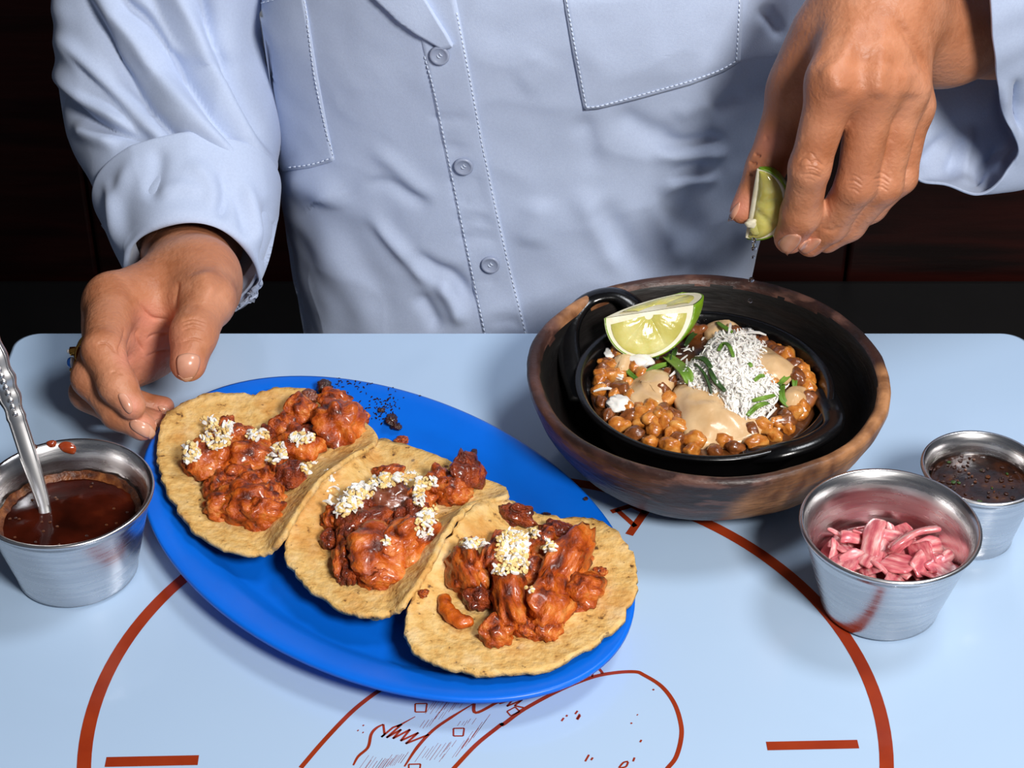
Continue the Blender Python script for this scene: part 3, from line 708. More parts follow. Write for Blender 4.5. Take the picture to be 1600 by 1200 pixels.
# ------------------------------------------------------------------ steel cups
def cup(c, rt, rb, h, label):
    prof = [(0.0, 0.0006), (rb*0.8, 0.0006), (rb*0.93, 0.0), (rb, 0.0016)]
    for t in (0.1, 0.3, 0.5, 0.7, 0.9, 0.97): prof.append((rb+(rt-rb)*t*1.0-0.0008*(1-t), h*t))
    prof += [(rt-0.0002, h-0.0018), (rt+0.0008, h-0.0010), (rt+0.0011, h), (rt+0.0006, h+0.0008), (rt-0.0005, h+0.0006), (rt-0.0013, h-0.0010)]
    for t in (0.95, 0.8, 0.6, 0.4, 0.2, 0.08): prof.append((rb+(rt-rb)*t-0.0018, h*t))
    prof += [(rb*0.9-0.001, 0.0022), (rb*0.6, 0.0018), (0.0, 0.0018)]
    o = obj('sauce_cup', mesh('sauce_cup', *lathe(prof, 96, False)), M_STEEL); o.location = (c[0], c[1], TOP)
    bm = bmesh.new(); bm.from_mesh(o.data); bmesh.ops.remove_doubles(bm, verts=bm.verts, dist=1e-7); bmesh.ops.recalc_face_normals(bm, faces=bm.faces); bm.to_mesh(o.data); bm.free()
    o.data.polygons.foreach_set('use_smooth', [True]*len(o.data.polygons))
    return tag(o, label, 'cup')
def cup_radius(rt, rb, h, z): return rb+(rt-rb)*z/h-0.0018
HC = 0.0425
c1 = at_z(1391, 820, HC); cup1 = cup(c1, 0.0357, 0.0245, HC, 'steel sauce cup of pink pickled onions in front of the bowl')
HS = 0.0375
c2 = at_z(1535, 731, HS); cup2 = cup(c2, 0.0250, 0.0178, HS, 'smallest steel sauce cup, of dark herb sauce, behind the onion cup')
HL = 0.0425
c3 = at_z(102, 769, HL); cup3 = cup(c3, 0.0355, 0.0255, HL, 'steel sauce cup of red brown salsa with a spoon in it')
def liquid(name, c, rt, rb, h, z, m, label, cat, rim_mat=None):
    R = cup_radius(rt, rb, h, z)-0.0006; vs = []; nr, ns = 20, 72
    for i in range(nr+1):
        r = R*i/nr
        for j in range(ns):
            a = 2*math.pi*j/ns; e = max(0, (i/nr-0.9)/0.1)
            zz = z+0.0008*e*e+0.0003*noise.noise(Vector((r*math.cos(a)*120, r*math.sin(a)*120, c[0]*50)))
            vs.append((c[0]+r*math.cos(a), c[1]+r*math.sin(a), TOP+zz))
    fs = grid_faces(nr+1, ns)
    o_ = len(vs); Rb = cup_radius(rt, rb, h, 0.006)-0.0008
    for j in range(ns): a = 2*math.pi*j/ns; vs.append((c[0]+Rb*math.cos(a), c[1]+Rb*math.sin(a), TOP+0.006))
    for j in range(ns): fs.append((nr*ns+j, nr*ns+(j+1) % ns, o_+(j+1) % ns, o_+j))
    fs.append(tuple(reversed(range(o_, o_+ns))))
    o = mk(name, vs, fs, m)
    bm = bmesh.new(); bm.from_mesh(o.data); bmesh.ops.remove_doubles(bm, verts=bm.verts, dist=1e-7); bmesh.ops.recalc_face_normals(bm, faces=bm.faces); bm.to_mesh(o.data); bm.free()
    o.data.polygons.foreach_set('use_smooth', [True]*len(o.data.polygons))
    tag(o, label, cat)
    if rim_mat:
        A = Acc(); vs = []; ns2 = 90
        for i, (dr, dz) in enumerate(((-0.0022, 0.0004), (-0.0010, 0.0012), (-0.0002, 0.0020), (0.0003, 0.0030))):
            for j in range(ns2):
                a = 2*math.pi*j/ns2; jt = 0.0016*noise.noise(Vector((math.cos(a)*7, math.sin(a)*7, i))); rr = R+dr+(jt if i == 0 else 0)
                vs.append((c[0]+rr*math.cos(a), c[1]+rr*math.sin(a), TOP+z+dz+(jt if i == 3 else 0)))
        mk('oily_edge', vs, grid_faces(4, ns2), rim_mat, o)
    return o
salsa = liquid('salsa', c3, 0.0355, 0.0255, HL, 0.0275, M_SALSA, 'dark red brown salsa filling the left steel cup', 'salsa', M_SALSAR)
hsauce = liquid('herb_sauce', c2, 0.0250, 0.0178, HS, 0.0285, M_HERBS, 'dark herb flecked sauce filling the smallest steel cup', 'sauce', None)
# smears on the inner wall of the salsa cup
me = cup3.data.copy(); me.transform(Matrix.Translation((c3[0], c3[1], TOP))); BVc = bvh_of(me)
for pts in ([(72, 691), (80, 687), (88, 690), (86, 698), (77, 699)], [(91, 696), (100, 690), (112, 692), (119, 700), (116, 709), (106, 708), (97, 704)], [(47, 695), (56, 693), (58, 700), (50, 703)]):
    mk('salsa_smear', *patch(pts, BVc, 0.0003, 0.0008, 4, 24), M_SALSAR if pts[0][0] < 60 else mat('red_smear', [srgb(120, 36, 14), srgb(160, 70, 30)], rough=.15, scale=200, coat=.5), salsa)
for k in range(26):
    a = rnd.uniform(0, 6.3); r = 0.026*math.sqrt(rnd.random()); me = lump_mesh('seed', k % 4, 1)
    me.materials.append(M_SALSAR if rnd.random() < .6 else M_CHAR); o = obj('salsa_fleck', me, None); o.scale = (.0008, .0006, .0004)
    o.location = (c3[0]+r*math.cos(a), c3[1]+r*math.sin(a), TOP+0.0277); attach(o, salsa)
for k in range(90):
    a = rnd.uniform(0, 6.3); r = 0.0215*math.sqrt(rnd.random()); me = lump_mesh('fleck', k % 4, 1)
    me.materials.append([M_CHAR, M_SALSAR, M_CHAR, M_CHAR, M_HERBD, M_CHAR, M_CHAR][k % 7]); o = obj('herb_fleck', me, None); fz = rnd.uniform(.5, 1.2); o.scale = (.0011*fz, .0008*fz*rnd.uniform(.5, 1.6), .0004); o.rotation_euler = (0, 0, a*3)
    o.location = (c2[0]+r*math.cos(a), c2[1]+r*math.sin(a), TOP+0.0288); attach(o, hsauce)

# spoon standing in the salsa
sp = empty('spoon', at_z(72, 800, 0.02), 'ornate silver spoon leaning in the cup of salsa', 'spoon')
P = catmull([at_z(72, 806, 0.026), at_z(66, 780, 0.0325), at_z(52, 735, 0.044), at_z(32, 672, 0.060), at_z(14, 618, 0.074), at_z(-4, 570, 0.087), at_z(-30, 500, 0.105)], 60)
t_ = np.linspace(0, 1, 60)
R = 0.0026+0.0012*np.clip((t_-.1)/.3, 0, 1)+0.0014*np.clip((t_-.55)/.2, 0, 1)+0.0004*np.sin(t_*60)*(t_ > .55)
mk('handle', *tube(P, R, 14, True, 0.42, (0.15, -0.8, 0.6)), M_SILVER, sp)
axd = P[1]-P[0]; axd /= np.linalg.norm(axd)
for sgn in (-1, 1):
    u = np.cross(axd, (0.15, -0.8, 0.6)); u /= np.linalg.norm(u); vv = np.cross(u, axd)
    if vv @ (CAMP-P[0]) < 0: vv = -vv
    mk('bead_edge', *tube(P[6:]+u*sgn*(R[6:]*0.78)[:, None]+vv*(R[6:]*0.26)[:, None], 0.00055, 6), M_SILVER, sp)
for i in range(34, 60, 2):
    vv_ = vv*R[i]*0.42
    me = lump_mesh('bead', i % 3, 2, (.1, .1, 0)); me.materials.append(M_SILVER); o = obj('ornament', me, None); o.scale = (.0014, .0009, .0014); o.location = V(P[i]+vv_); attach(o, sp)
sb = []
bd = at_z(76, 822, 0.012); 
bm_ = lump_mesh('spoon_bowl', 2, 3, (0, 0, 0)); bm_.materials.append(M_SILVER); o = obj('spoon_bowl', bm_, None); o.scale = (.0075, .011, .0022); o.location = V(at_z(78, 815, 0.0215)); o.rotation_euler = (-.5, 0, .25); attach(o, sp)

# pickled onions
def petal(seed, a, b, th, curl):
    r3 = random.Random(seed); vs = []; n_, m_ = 8, 6
    out = [(-1, -.55), (-.2, -.95), (.75, -.7), (1, .1), (.55, .85), (-.5, .8)]
    for i in range(n_):
        for j in range(m_):
            u = -1+2*i/(n_-1); v = (-1+2*j/(m_-1))*(1-.16*abs(u)**2+.10*math.sin(u*5+seed))+.12*math.sin(u*3+seed*2)
            z = curl*(1-u*u)*.8+curl*(1-v*v)*.4
            vs.append((u*a+(.1+.12*(seed % 3))*a*v, v*b, z))
    me = mesh('petal', vs, [tuple(f) for f in grid_faces(n_, m_, False)]); me.materials.append(M_ONION); return me
opts = [petal(k, 0.0060+.0009*(k % 4), 0.0040+.0011*(k % 3), 0, 0.0020-.0011*(k % 3)) for k in range(9)]
ospots = [(1302, 838, 9, 1), (1318, 858, 7, 0), (1345, 852, 11, 2), (1366, 843, 12, 1), (1381, 868, 11, 1), (1396, 850, 12, 2), (1430, 846, 16, 3), (1447, 858, 10, 0), (1405, 880, 12, 2), (1378, 898, 11, 1), (1345, 890, 11, 0), (1318, 882, 10, 2), (1437, 880, 12, 1), (1462, 884, 10, 2), (1478, 888, 9, 0), (1425, 900, 10, 1), (1397, 908, 9, 0), (1372, 830, 8, 2), (1390, 832, 7, 1), (1360, 872, 10, 1), (1418, 866, 10, 2), (1300, 868, 8, 1), (1455, 902, 8, 0), (1335, 868, 8, 2), (1490, 876, 7, 1), (1352, 826, 7, 0), (1410, 834, 8, 1), (1330, 842, 9, 2), (1310, 848, 9, 1), (1355, 838, 9, 1), (1385, 840, 9, 1), (1420, 852, 9, 0), (1440, 866, 9, 0), (1470, 872, 8, 1), (1390, 886, 9, 1), (1360, 886, 8, 1), (1415, 888, 9, 1), (1332, 876, 9, 1), (1450, 890, 8, 1), (1405, 896, 8, 0)]
for i, (x, y, s, k) in enumerate(ospots):
    zz = 0.0245+0.0035*math.sin(i*2.4)+(0.003 if s >= 12 else 0)
    p = at_z(x, y, zz); o = bpy.data.objects.new('onion_piece', opts[i % 9]); COL.objects.link(o)
    dd = np.array([p[0]-c1[0], p[1]-c1[1]]); lim = cup_radius(.0357, .0245, HC, zz)-0.0065; dl = np.linalg.norm(dd)
    if dl > lim: dd = dd*lim/dl
    o.location = (c1[0]+dd[0], c1[1]+dd[1], p[2]); sc = s/10.5; o.scale = (sc, sc, sc)
    o.rotation_euler = (rnd.uniform(.1, .9), rnd.uniform(-.5, .5), rnd.uniform(0, 6.3)); solid(o, 0.0016, 0); bv = o.modifiers.new('b', 'SUBSURF'); bv.levels = 1; bv.render_levels = 1
    tag(o, 'glossy pink pickled onion piece in the steel cup', 'onion', 'pickled onion pieces in the steel cup')
pulp = liquid('onion_juice', c1, .0357, .0245, HC, 0.0185, mat('pink_juice', [srgb(150, 52, 60), srgb(180, 80, 84)], rough=.1, scale=60, coat=.4), 'pink pickling juice under the onions in the steel cup', 'juice')

#=PART_TACOS
# ------------------------------------------------------------------ tacos
def tortilla(name, outline, center, zc, parent, seed):
    """outline: (px, py, height above table)"""
    ring = 132; nr = 26
    W3 = np.array([at_z(x, y, z) for x, y, z in outline]); O = catmull(W3, ring, True)
    c = at_z(center[0], center[1], zc); vs = []
    for i in range(nr+1):
        r = i/nr
        for j in range(ring):
            e = O[j]; xy = c[:2]+(e[:2]-c[:2])*r
            if i == nr: xy = xy+(e[:2]-c[:2])/np.linalg.norm(e[:2]-c[:2])*(0.0016*noise.noise(Vector((j*.35, seed*9.1, 0)))+0.0013*noise.noise(Vector((j*1.1, seed*3.1, 5)))+0.0008*noise.noise(Vector((j*2.7, seed*5.1, 2))))
            z = c[2]+(e[2]-c[2])*r**2.2+0.0007*noise.noise(Vector((xy[0]*90, xy[1]*90, seed)))+0.0010*r*noise.noise(Vector((xy[0]*45, xy[1]*45, seed+4)))
            vs.append((xy[0], xy[1], z))
    fs = grid_faces(nr+1, ring)
    o = mk(name, vs, fs, M_TORT, parent)
    bm = bmesh.new(); bm.from_mesh(o.data); bmesh.ops.remove_doubles(bm, verts=bm.verts, dist=1e-6); bmesh.ops.recalc_face_normals(bm, faces=bm.faces); bm.to_mesh(o.data); bm.free()
    if o.data.polygons[200].normal.z < 0: o.data.flip_normals()
    o.data.polygons.foreach_set('use_smooth', [True]*len(o.data.polygons))
    solid(o, 0.0022, 1.0); return o
taco_specs = [
 ('taco with ragged tortilla and chicken beside the hand, nearest the salsa cup', (405, 745), 0.0125,
  [(245, 700, .0165), (262, 650, .0185), (310, 625, .0185), (375, 618, .018), (397, 622, .0175), (430, 610, .0175), (480, 614, .016), (520, 632, .0135), (555, 655, .0125), (592, 688, .0185), (556, 716, .0245), (508, 752, .0265), (468, 805, .0260), (446, 842, .0235), (418, 868, .0150), (365, 868, .0150), (312, 842, .0155), (272, 795, .016), (250, 745, .0165)],
  [(537, 673, 46, 38, 30, 0, 5), (523, 630, 36, 18, 14, 0, 10), (472, 653, 28, 26, 20, 0, 0), (446, 676, 26, 20, 18, 0, 20), (466, 706, 40, 30, 20, 0, 0), (335, 730, 40, 42, 26, 0, 40), (396, 727, 44, 26, 20, 0, 15), (373, 690, 26, 20, 16, 0, 30), (350, 682, 22, 22, 16, 0, 0), (401, 706, 26, 22, 16, 0, 60), (392, 800, 50, 32, 24, 0, 0), (358, 800, 30, 32, 20, 0, 80), (415, 768, 32, 25, 20, 0, 40), (441, 748, 16, 28, 18, 0, 0), (463, 755, 26, 26, 18, 1, 0), (434, 785, 20, 22, 16, 0, 0), (420, 808, 36, 24, 22, 0, 0), (366, 760, 36, 22, 16, 0, 0), (485, 690, 22, 18, 14, 1, 0), (420, 690, 18, 16, 14, 1, 0), (510, 690, 18, 14, 14, 0, 0), (555, 650, 24, 16, 14, 0, 0), (345, 770, 24, 22, 16, 0, 0)],
  [((338, 680), 24, 24, 60), ((298, 706), 13, 16, 26), ((324, 660), 18, 9, 18), ((402, 682), 16, 8, 20), ((436, 706), 12, 12, 20), ((470, 686), 22, 8, 30), ((425, 720), 10, 8, 12), ((482, 732), 12, 10, 16), ((356, 668), 10, 8, 10)]),
 ('middle taco of the three on the blue plate, darkest chicken', (592, 838), 0.0125,
  [(588, 692, .0125), (545, 715, .0225), (500, 748, .0225), (468, 790, .0205), (448, 835, .0175), (445, 875, .0155), (470, 908, .0150), (512, 944, .0150), (565, 967, .0150), (612, 965, .0155), (644, 935, .0235), (675, 885, .0270), (705, 830, .0280), (738, 795, .0260), (794, 780, .0200), (785, 765, .0135), (740, 742, .0130), (690, 722, .0130), (635, 700, .0130)],
  [(559, 819, 46, 36, 24, 1, 10), (607, 788, 42, 32, 22, 2, 0), (592, 878, 56, 42, 30, 0, 0), (588, 913, 30, 18, 16, 0, 0), (644, 858, 38, 44, 26, 0, 40), (541, 880, 20, 36, 18, 0, 0), (518, 815, 22, 18, 14, 0, 0), (515, 852, 16, 14, 12, 1, 0), (726, 748, 28, 30, 24, 1, 0), (686, 768, 30, 24, 20, 0, 0), (710, 778, 28, 20, 18, 0, 0), (651, 814, 26, 24, 20, 1, 0), (607, 748, 26, 12, 12, 0, 0), (628, 826, 24, 22, 16, 1, 0), (570, 850, 34, 26, 20, 1, 0), (545, 845, 26, 24, 18, 1, 0), (660, 790, 26, 20, 16, 0, 0), (616, 855, 30, 24, 22, 0, 0), (545, 900, 16, 24, 14, 1, 0), (580, 800, 26, 22, 18, 1, 0)],
  [((517, 742), 9, 18, 26), ((520, 775), 12, 16, 24), ((548, 785), 16, 18, 46), ((565, 768), 20, 12, 40), ((600, 752), 26, 10, 44), ((640, 748), 22, 9, 36), ((655, 772), 8, 22, 30), ((672, 755), 12, 9, 14), ((662, 820), 14, 18, 30), ((672, 806), 14, 14, 24), ((604, 848), 8, 5, 5), ((535, 800), 10, 10, 14)]),
 ('taco nearest the right end of the blue plate, strips of chicken', (820, 930), 0.0125,
  [(792, 785, .0170), (750, 790, .0235), (712, 822, .0250), (678, 870, .0225), (645, 930, .0190), (629, 980, .0165), (648, 1022, .0155), (690, 1045, .0155), (742, 1055, .0155), (830, 1054, .0155), (900, 1030, .0155), (958, 990, .0155), (992, 935, .0155), (996, 890, .0155), (978, 852, .0155), (945, 822, .0155), (905, 812, .0150), (855, 812, .0145), (822, 798, .0145)],
  [(722, 896, 27, 46, 24, 0, -15), (768, 878, 20, 42, 20, 0, 20), (795, 945, 32, 56, 28, 0, -8), (777, 998, 26, 20, 18, 0, 0), (854, 948, 36, 44, 26, 0, 10), (850, 988, 24, 18, 14, 0, 0), (830, 902, 30, 26, 18, 0, 20), (882, 895, 34, 62, 28, 0, 25), (908, 932, 34, 30, 20, 0, 0), (802, 814, 30, 14, 14, 1, 20), (872, 842, 30, 18, 16, 1, 15), (936, 902, 14, 7, 6, 0, -20), (747, 940, 24, 20, 16, 1, 0), (800, 870, 30, 24, 18, 0, 0), (845, 865, 28, 24, 20, 0, 40), (918, 878, 10, 8, 6, 0, 0), (820, 990, 18, 14, 12, 0, 0), (659, 931, 8, 6, 4, 0, 0)],
  [((802, 848), 24, 20, 90), ((800, 868), 26, 16, 60), ((810, 885), 16, 12, 30), ((742, 852), 20, 6, 30), ((858, 856), 10, 8, 14), ((785, 893), 12, 8, 14), ((832, 834), 10, 8, 14), ((830, 924), 5, 4, 3)])]
lumps = [lump_mesh('chicken_shape', k, 4, (0.30, 0.40, 0.20, 0.09, 0.05), (0.9, 1.8, 3.9, 8.5, 17)) for k in range(9)]
chick = {}
def chick_mesh(k, kind):
    if (k, kind) not in chick:
        m = lumps[k].copy(); m.materials.append({0: M_CHICK, 1: M_CHICKD, 2: mat('caramelised_onion', [srgb(70, 30, 18), srgb(120, 62, 40), srgb(150, 96, 78)], rough=.25, scale=1.8, bump=.5, bscale=4, coat=.5)}[kind]); chick[(k, kind)] = m
    return chick[(k, kind)]
BVs = []
for ti, (lb, ctr, zc, out, pieces, cheeses) in enumerate(taco_specs):
    root = empty('taco', at_z(ctr[0], ctr[1], 0.003), lb, 'taco', 'tacos on the blue plate')
    to = tortilla('tortilla', out, ctr, zc, root, ti+1)
    # second tortilla below
    under = [(x+(ctr[0]-x)*0.035, y+(ctr[1]-y)*0.02-1, max(z-0.0042, 0.0085)) for x, y, z in out]
    tortilla('under_tortilla', under, ctr, zc-0.0042, root, ti+7)
    bv = bvh_of(to.data)
    pm = []
    for i, (x, y, a, b, h, kind, rot) in enumerate(pieces):
        p, nn = hit(bv, x, y)
        if p is None: p, nn = hit(BV_PLATE, x, y)
        me = chick_mesh((i*5+ti*2) % 9, kind); o = bpy.data.objects.new('chicken_piece' if kind != 2 else 'onion_slice', me); COL.objects.link(o)
        s = 0.000305; hz = h*s*1.0
        o.scale = (a*s*.88, b*s*1.1, hz*1.3); o.location = p+Vector((0, 0.0, 0))+Vector(nn)*(0.0022+hz*0.45)+Vector((0, -hz*0.5, 0))
        o.rotation_euler = (rnd.uniform(-.15, .15), rnd.uniform(-.15, .15), math.radians(-rot)); attach(o, root)
        tm = me.copy(); tm.transform(Matrix.LocRotScale(o.location, o.rotation_euler, o.scale)); pm.append(tm)
    if ti == 2:
        P3 = catmull([at_z(x, y, .0185) for x, y in ((694, 932), (697, 950), (708, 963), (724, 972), (736, 968))], 18)
        mk('chicken_strip', *tube(P3, [0.0024+0.0012*math.sin(i/17*3.1)+0.0003*math.sin(i*1.7) for i in range(18)], 10, True, .7), M_CHICKS, root)
    if ti == 0:
        for (x, y, a, m_) in ((484, 630, 13, MATS['caramelised_onion'] if 'caramelised_onion' in MATS else chick_mesh(0, 2).materials[0]), (508, 615, 13, M_CHAR)):
            me = lumps[3].copy(); me.materials.append(m_); p, nn = hit(bv, x, y)
            if p is None: p, nn = hit(BV_PLATE, x, y)
            o = obj('onion_bit', me, None); o.scale = (a*.0003, a*.0003, a*.00022); o.location = p+Vector((0, 0, .004)); attach(o, root)
    bv2 = bvh_of(to.data, *pm)
    W_, Y_ = Acc(), Acc()
    for (cx, cy), rx, ry, cnt in cheeses:
        for k in range(int(cnt*2.2)):
            a = rnd.uniform(0, 6.283); r = math.sqrt(rnd.random()); x, y = cx+rx*r*math.cos(a), cy+ry*r*math.sin(a)
            p, nn = hit(bv2, x, y)
            if p is None: continue
            nn = (nn+Vector((0, 0, .8))).normalized(); lift = rnd.uniform(0.0002, 0.0034)*(1-r*.6)
            if rnd.random() < 0.42:
                W_.add(shred(p+nn*lift, nn+Vector((rnd.uniform(-.6, .6), rnd.uniform(-.6, .6), 0)), rnd.uniform(0.0022, 0.0046), rnd.uniform(0.0004, 0.0008), rnd.uniform(0, 6.3), rnd.uniform(-.0005, .0012), rnd.uniform(-.001, .001)))
            else:
                Y_.add(shred(p+nn*lift, nn+Vector((rnd.uniform(-.9, .9), rnd.uniform(-.9, .9), 0)), rnd.uniform(0.0014, 0.0026), rnd.uniform(0.0005, 0.0009), rnd.uniform(0, 6.3), .0003, rnd.uniform(-.001, .001)))
    mk('grated_white_cheese', W_.v, W_.f, M_CHEESE, root, False)['kind'] = 'stuff'
    mk('crumbled_yellow_cheese', Y_.v, Y_.f, M_CHEESEY, root, False)['kind'] = 'stuff'
# crumbs on the plate
crumbs = [(612, 658, 9, 'largest charred crumb on the upper rim of the blue plate'), (620, 668, 7, 'charred crumb touching the largest one on blue plate'), (628, 690, 8, 'orange chicken crumb beside the charred crumbs on blue plate'), (741, 708, 5, 'lone dark crumb on bare blue plate above middle taco'), (855, 808, 6, 'dark crumb at the top edge of the right taco'), (596, 642, 4, 'tiny dark crumb nearest the left taco'), (915, 780, 3, 'tiny dark crumb on plate by the wooden bowl')]
for i, (x, y, s, lb) in enumerate(crumbs):
    me = lumps[i % 9].copy(); me.materials.append(M_CHICK if 'orange' in lb else M_CHAR); p, nn = hit(BV_PLATE, x, y)
    o = obj('crumb', me, None); o.scale = (s*.00031, s*.0004, s*.0002); o.location = p+Vector((0, 0, s*.0001)); o.rotation_euler = (0, 0, i); tag(o, lb, 'crumb', 'crumbs on the blue plate')
SM = Acc(); r4 = random.Random(5)
for k in range(150):
    t = r4.random(); x = 520+t*220+r4.gauss(0, 10); y = 598+t*t*45+r4.gauss(0, 7) if r4.random() < .6 else 640+r4.gauss(0, 12)
    if y > 620: x = 598+r4.gauss(0, 14)
    p, nn = hit(BV_PLATE, x, y)
    if p: SM.add(shred(p+nn*0.0001, nn, r4.uniform(.0005, .0016), r4.uniform(.00015, .00035), r4.uniform(0, 6.3), 0, 0))
tag(mk('char_specks', SM.v, SM.f, M_CHAR, None, False), 'scatter of fine charred specks along the upper rim of blue plate', 'specks', kind='stuff')

#=PART_PERSON
# ------------------------------------------------------------------ the person
person = empty('person', (0.0, 0.20, 0.47), 'person in a loose pale blue button shirt squeezing lime over the bowl', 'person')
cm = lambda x, y, z: at_z(x, y, z/100)           # pixel + height above the table in cm

def limb_mesh(chains, palm, h, pad=0.036, k_palm=0.012, k_f=0.004, k_ff=0.0004):
    pts = [p for c in chains for p in c[0]]+[p for a, b, _, _ in palm for p in (a, b)]
    X, org = make_grid(pts, pad, h)
    def block(P_, m):
        lo = np.maximum(((np.min(P_, 0)-m-org)/h).astype(int), 0); hi = ((np.max(P_, 0)+m-org)/h).astype(int)+2
        return tuple(slice(l, h_) for l, h_ in zip(lo, hi))
    pal = np.full(X.shape[:3], 0.05, np.float32)
    for a, b, ra, rb in palm:
        bl = block([a, b], max(ra, rb)+.014); pal[bl] = smin(pal[bl], cone(X[bl], a, b, ra, rb), k_palm)
    tot = pal.copy()
    for ch in chains:
        P, R = ch[0], ch[1]; f = None; kr = ch[2] if len(ch) > 2 else 0.006
        bl = block(P, max(R)+.010); Xb = X[bl]
        for a, b, ra, rb in zip(P, P[1:], R, R[1:]):
            d = cone(Xb, a, b, ra, rb); f = d if f is None else smin(f, d, k_f)
        tot[bl] = smin(tot[bl], smin(pal[bl], f, kr), k_ff)
    vs, fs = surface_nets(tot, org, h)
    return smooth_mesh(vs, fs, 2, 0.5), fs

# --- the hand resting by the plate (thumb uppermost, fingers curled)
A_wr = cm(297, 445, 3.8)
A_i = [cm(176, 470, 5.2), cm(161, 548, 5.35), cm(184, 603, 4.5), cm(206, 634, 3.9)]
A_m = [cm(176, 510, 3.9), cm(144, 590, 3.9), cm(186, 643, 3.0), cm(222, 667, 2.7)]
A_r = [cm(186, 545, 2.7), cm(138, 613, 2.45), cm(195, 650, 1.45), cm(246, 661, 1.0)]
A_p = [cm(208, 565, 1.7), cm(165, 608, 1.5), cm(212, 632, 0.9), cm(256, 636, 0.7)]
A_t = [cm(318, 425, 5.0), cm(322, 468, 5.1), cm(303, 522, 4.9), cm(294, 568, 4.3)]
handA_ch = [(A_i, [.0125, .0092, .0082, .0064]), (A_m, [.0118, .0090, .0080, .0064]), (A_r, [.0108, .0082, .0072, .0058]), (A_p, [.0095, .0072, .0062, .0052]),
            (A_t, [.0140, .0125, .0104, .0084], 0.010)]
A_f1, A_f2 = at_y(292, 374, 0.062), at_y(240, 290, 0.13)
palmA = [(A_wr, A_i[0], .0175, .0125), (A_wr, A_m[0], .0185, .0125), (A_wr, A_r[0], .0185, .0120), (cm(300, 425, 3.6), A_p[0], .017, .0110),
         (cm(310, 440, 4.6), cm(312, 468, 4.6), .0175, .0145), (cm(300, 440, 3.0), cm(240, 545, 1.9), .015, .012), (A_wr, A_f1, .0195, .0270), (A_f1, A_f2, .0270, .030)]
va, fa = limb_mesh(handA_ch, palmA, 0.0009)

# --- the hand squeezing the lime
yB = -0.048
cy = lambda x, y, d: at_y(x, y, yB+d/100)
B_wr = cy(1375, -12, 3.2)
B_i = [cy(1303, 128, -1.2), cy(1265, 262, -1.9), cy(1252, 333, -1.1), cy(1234, 372, -0.5)]
B_m = [cy(1366, 126, -0.7), cy(1338, 288, -1.5), cy(1297, 350, -0.4), cy(1266, 380, 0.0)]
B_r = [cy(1410, 136, 0.4), cy(1379, 288, -0.7), cy(1326, 350, 0.4), cy(1292, 376, 0.7)]
B_p = [cy(1424, 165, 1.6), cy(1407, 277, 0.7), cy(1362, 325, 1.3), cy(1326, 352, 1.5)]
B_t = [cy(1290, 55, 3.0), cy(1244, 150, 2.8), cy(1197, 262, 1.6), cy(1160, 330, 0.8)]
handB_ch = [(B_i, [.0108, .0087, .0089, .0074]), (B_m, [.0112, .0088, .0080, .0066]), (B_r, [.0105, .0086, .0074, .0060]), (B_p, [.0092, .0072, .0062, .0052]),
            (B_t, [.0150, .0125, .0088, .0060], 0.012)]
B_f1, B_f2, B_f3 = at_y(1470, 38, 0.02), at_y(1560, 20, 0.055), at_y(1680, 20, 0.10)
palmB = [(B_wr, B_i[0], .0195, .0120), (B_wr, B_m[0], .0200, .0125), (B_wr, B_r[0], .0190, .0115), (B_wr, B_p[0], .0180, .0100),
         (cy(1330, 40, 2.6), cy(1262, 130, 2.4), .018, .0140), (B_wr, B_f1, .0225, .0270), (B_f1, B_f2, .0270, .0290), (B_f2, B_f3, .029, .031)]
vb, fb = limb_mesh(handB_ch, palmB, 0.0009)

# --- upper arms, chest and neck under the shirt
shA, shB = at_y(330, -230, 0.17), at_y(1330, -330, 0.17)
elA, elB = A_f2, B_f3
mid_top = (shA+shB)/2
Xg, og = make_grid([shA, shB, elA, elB, (0, .1, .5), mid_top+np.array([0, 0, .09])], 0.06, 0.006)
d = cone(Xg, shA, elA, .036, .030); d = smin(d, cone(Xg, shB, elB, .036, .031), .01)
d = smin(d, cone(Xg, shA, shB, .040, .040), .02); d = smin(d, cone(Xg, (.01, .135, .58), mid_top+np.array([0, -.02, -.02]), .055, .060), .03)
d = smin(d, cone(Xg, mid_top, mid_top+np.array([0, -.005, .075]), .034, .030), .02)
vc, fc = surface_nets(d, og, 0.006); vc = smooth_mesh(vc, fc, 3)
allv = np.concatenate([va, vb, vc]); allf = np.concatenate([fa, fb+len(va), fc+len(va)+len(vb)])
body_me = bpy.data.meshes.new('body'); body_me.from_pydata(allv.tolist(), [], allf.tolist()); body_me.update()
body_me.polygons.foreach_set('use_smooth', [True]*len(body_me.polygons))
tmp = bpy.data.objects.new('tmp_body', body_me); COL.objects.link(tmp); rm = tmp.modifiers.new('r', 'REMESH'); rm.mode = 'VOXEL'; rm.voxel_size = 0.0010
dg = bpy.context.evaluated_depsgraph_get(); body_me = bpy.data.meshes.new_from_object(tmp.evaluated_get(dg)); bpy.data.objects.remove(tmp); body_me.name = 'body'
fcs = np.empty(len(body_me.polygons)*4, np.int32); body_me.polygons.foreach_get('vertices', fcs); body_me.vertices.foreach_set('co', smooth_mesh(coords_of(body_me), fcs.reshape(-1, 4), 2, .5).astype(np.float32).ravel()); body_me.update()
body_me.polygons.foreach_set('use_smooth', [True]*len(body_me.polygons))
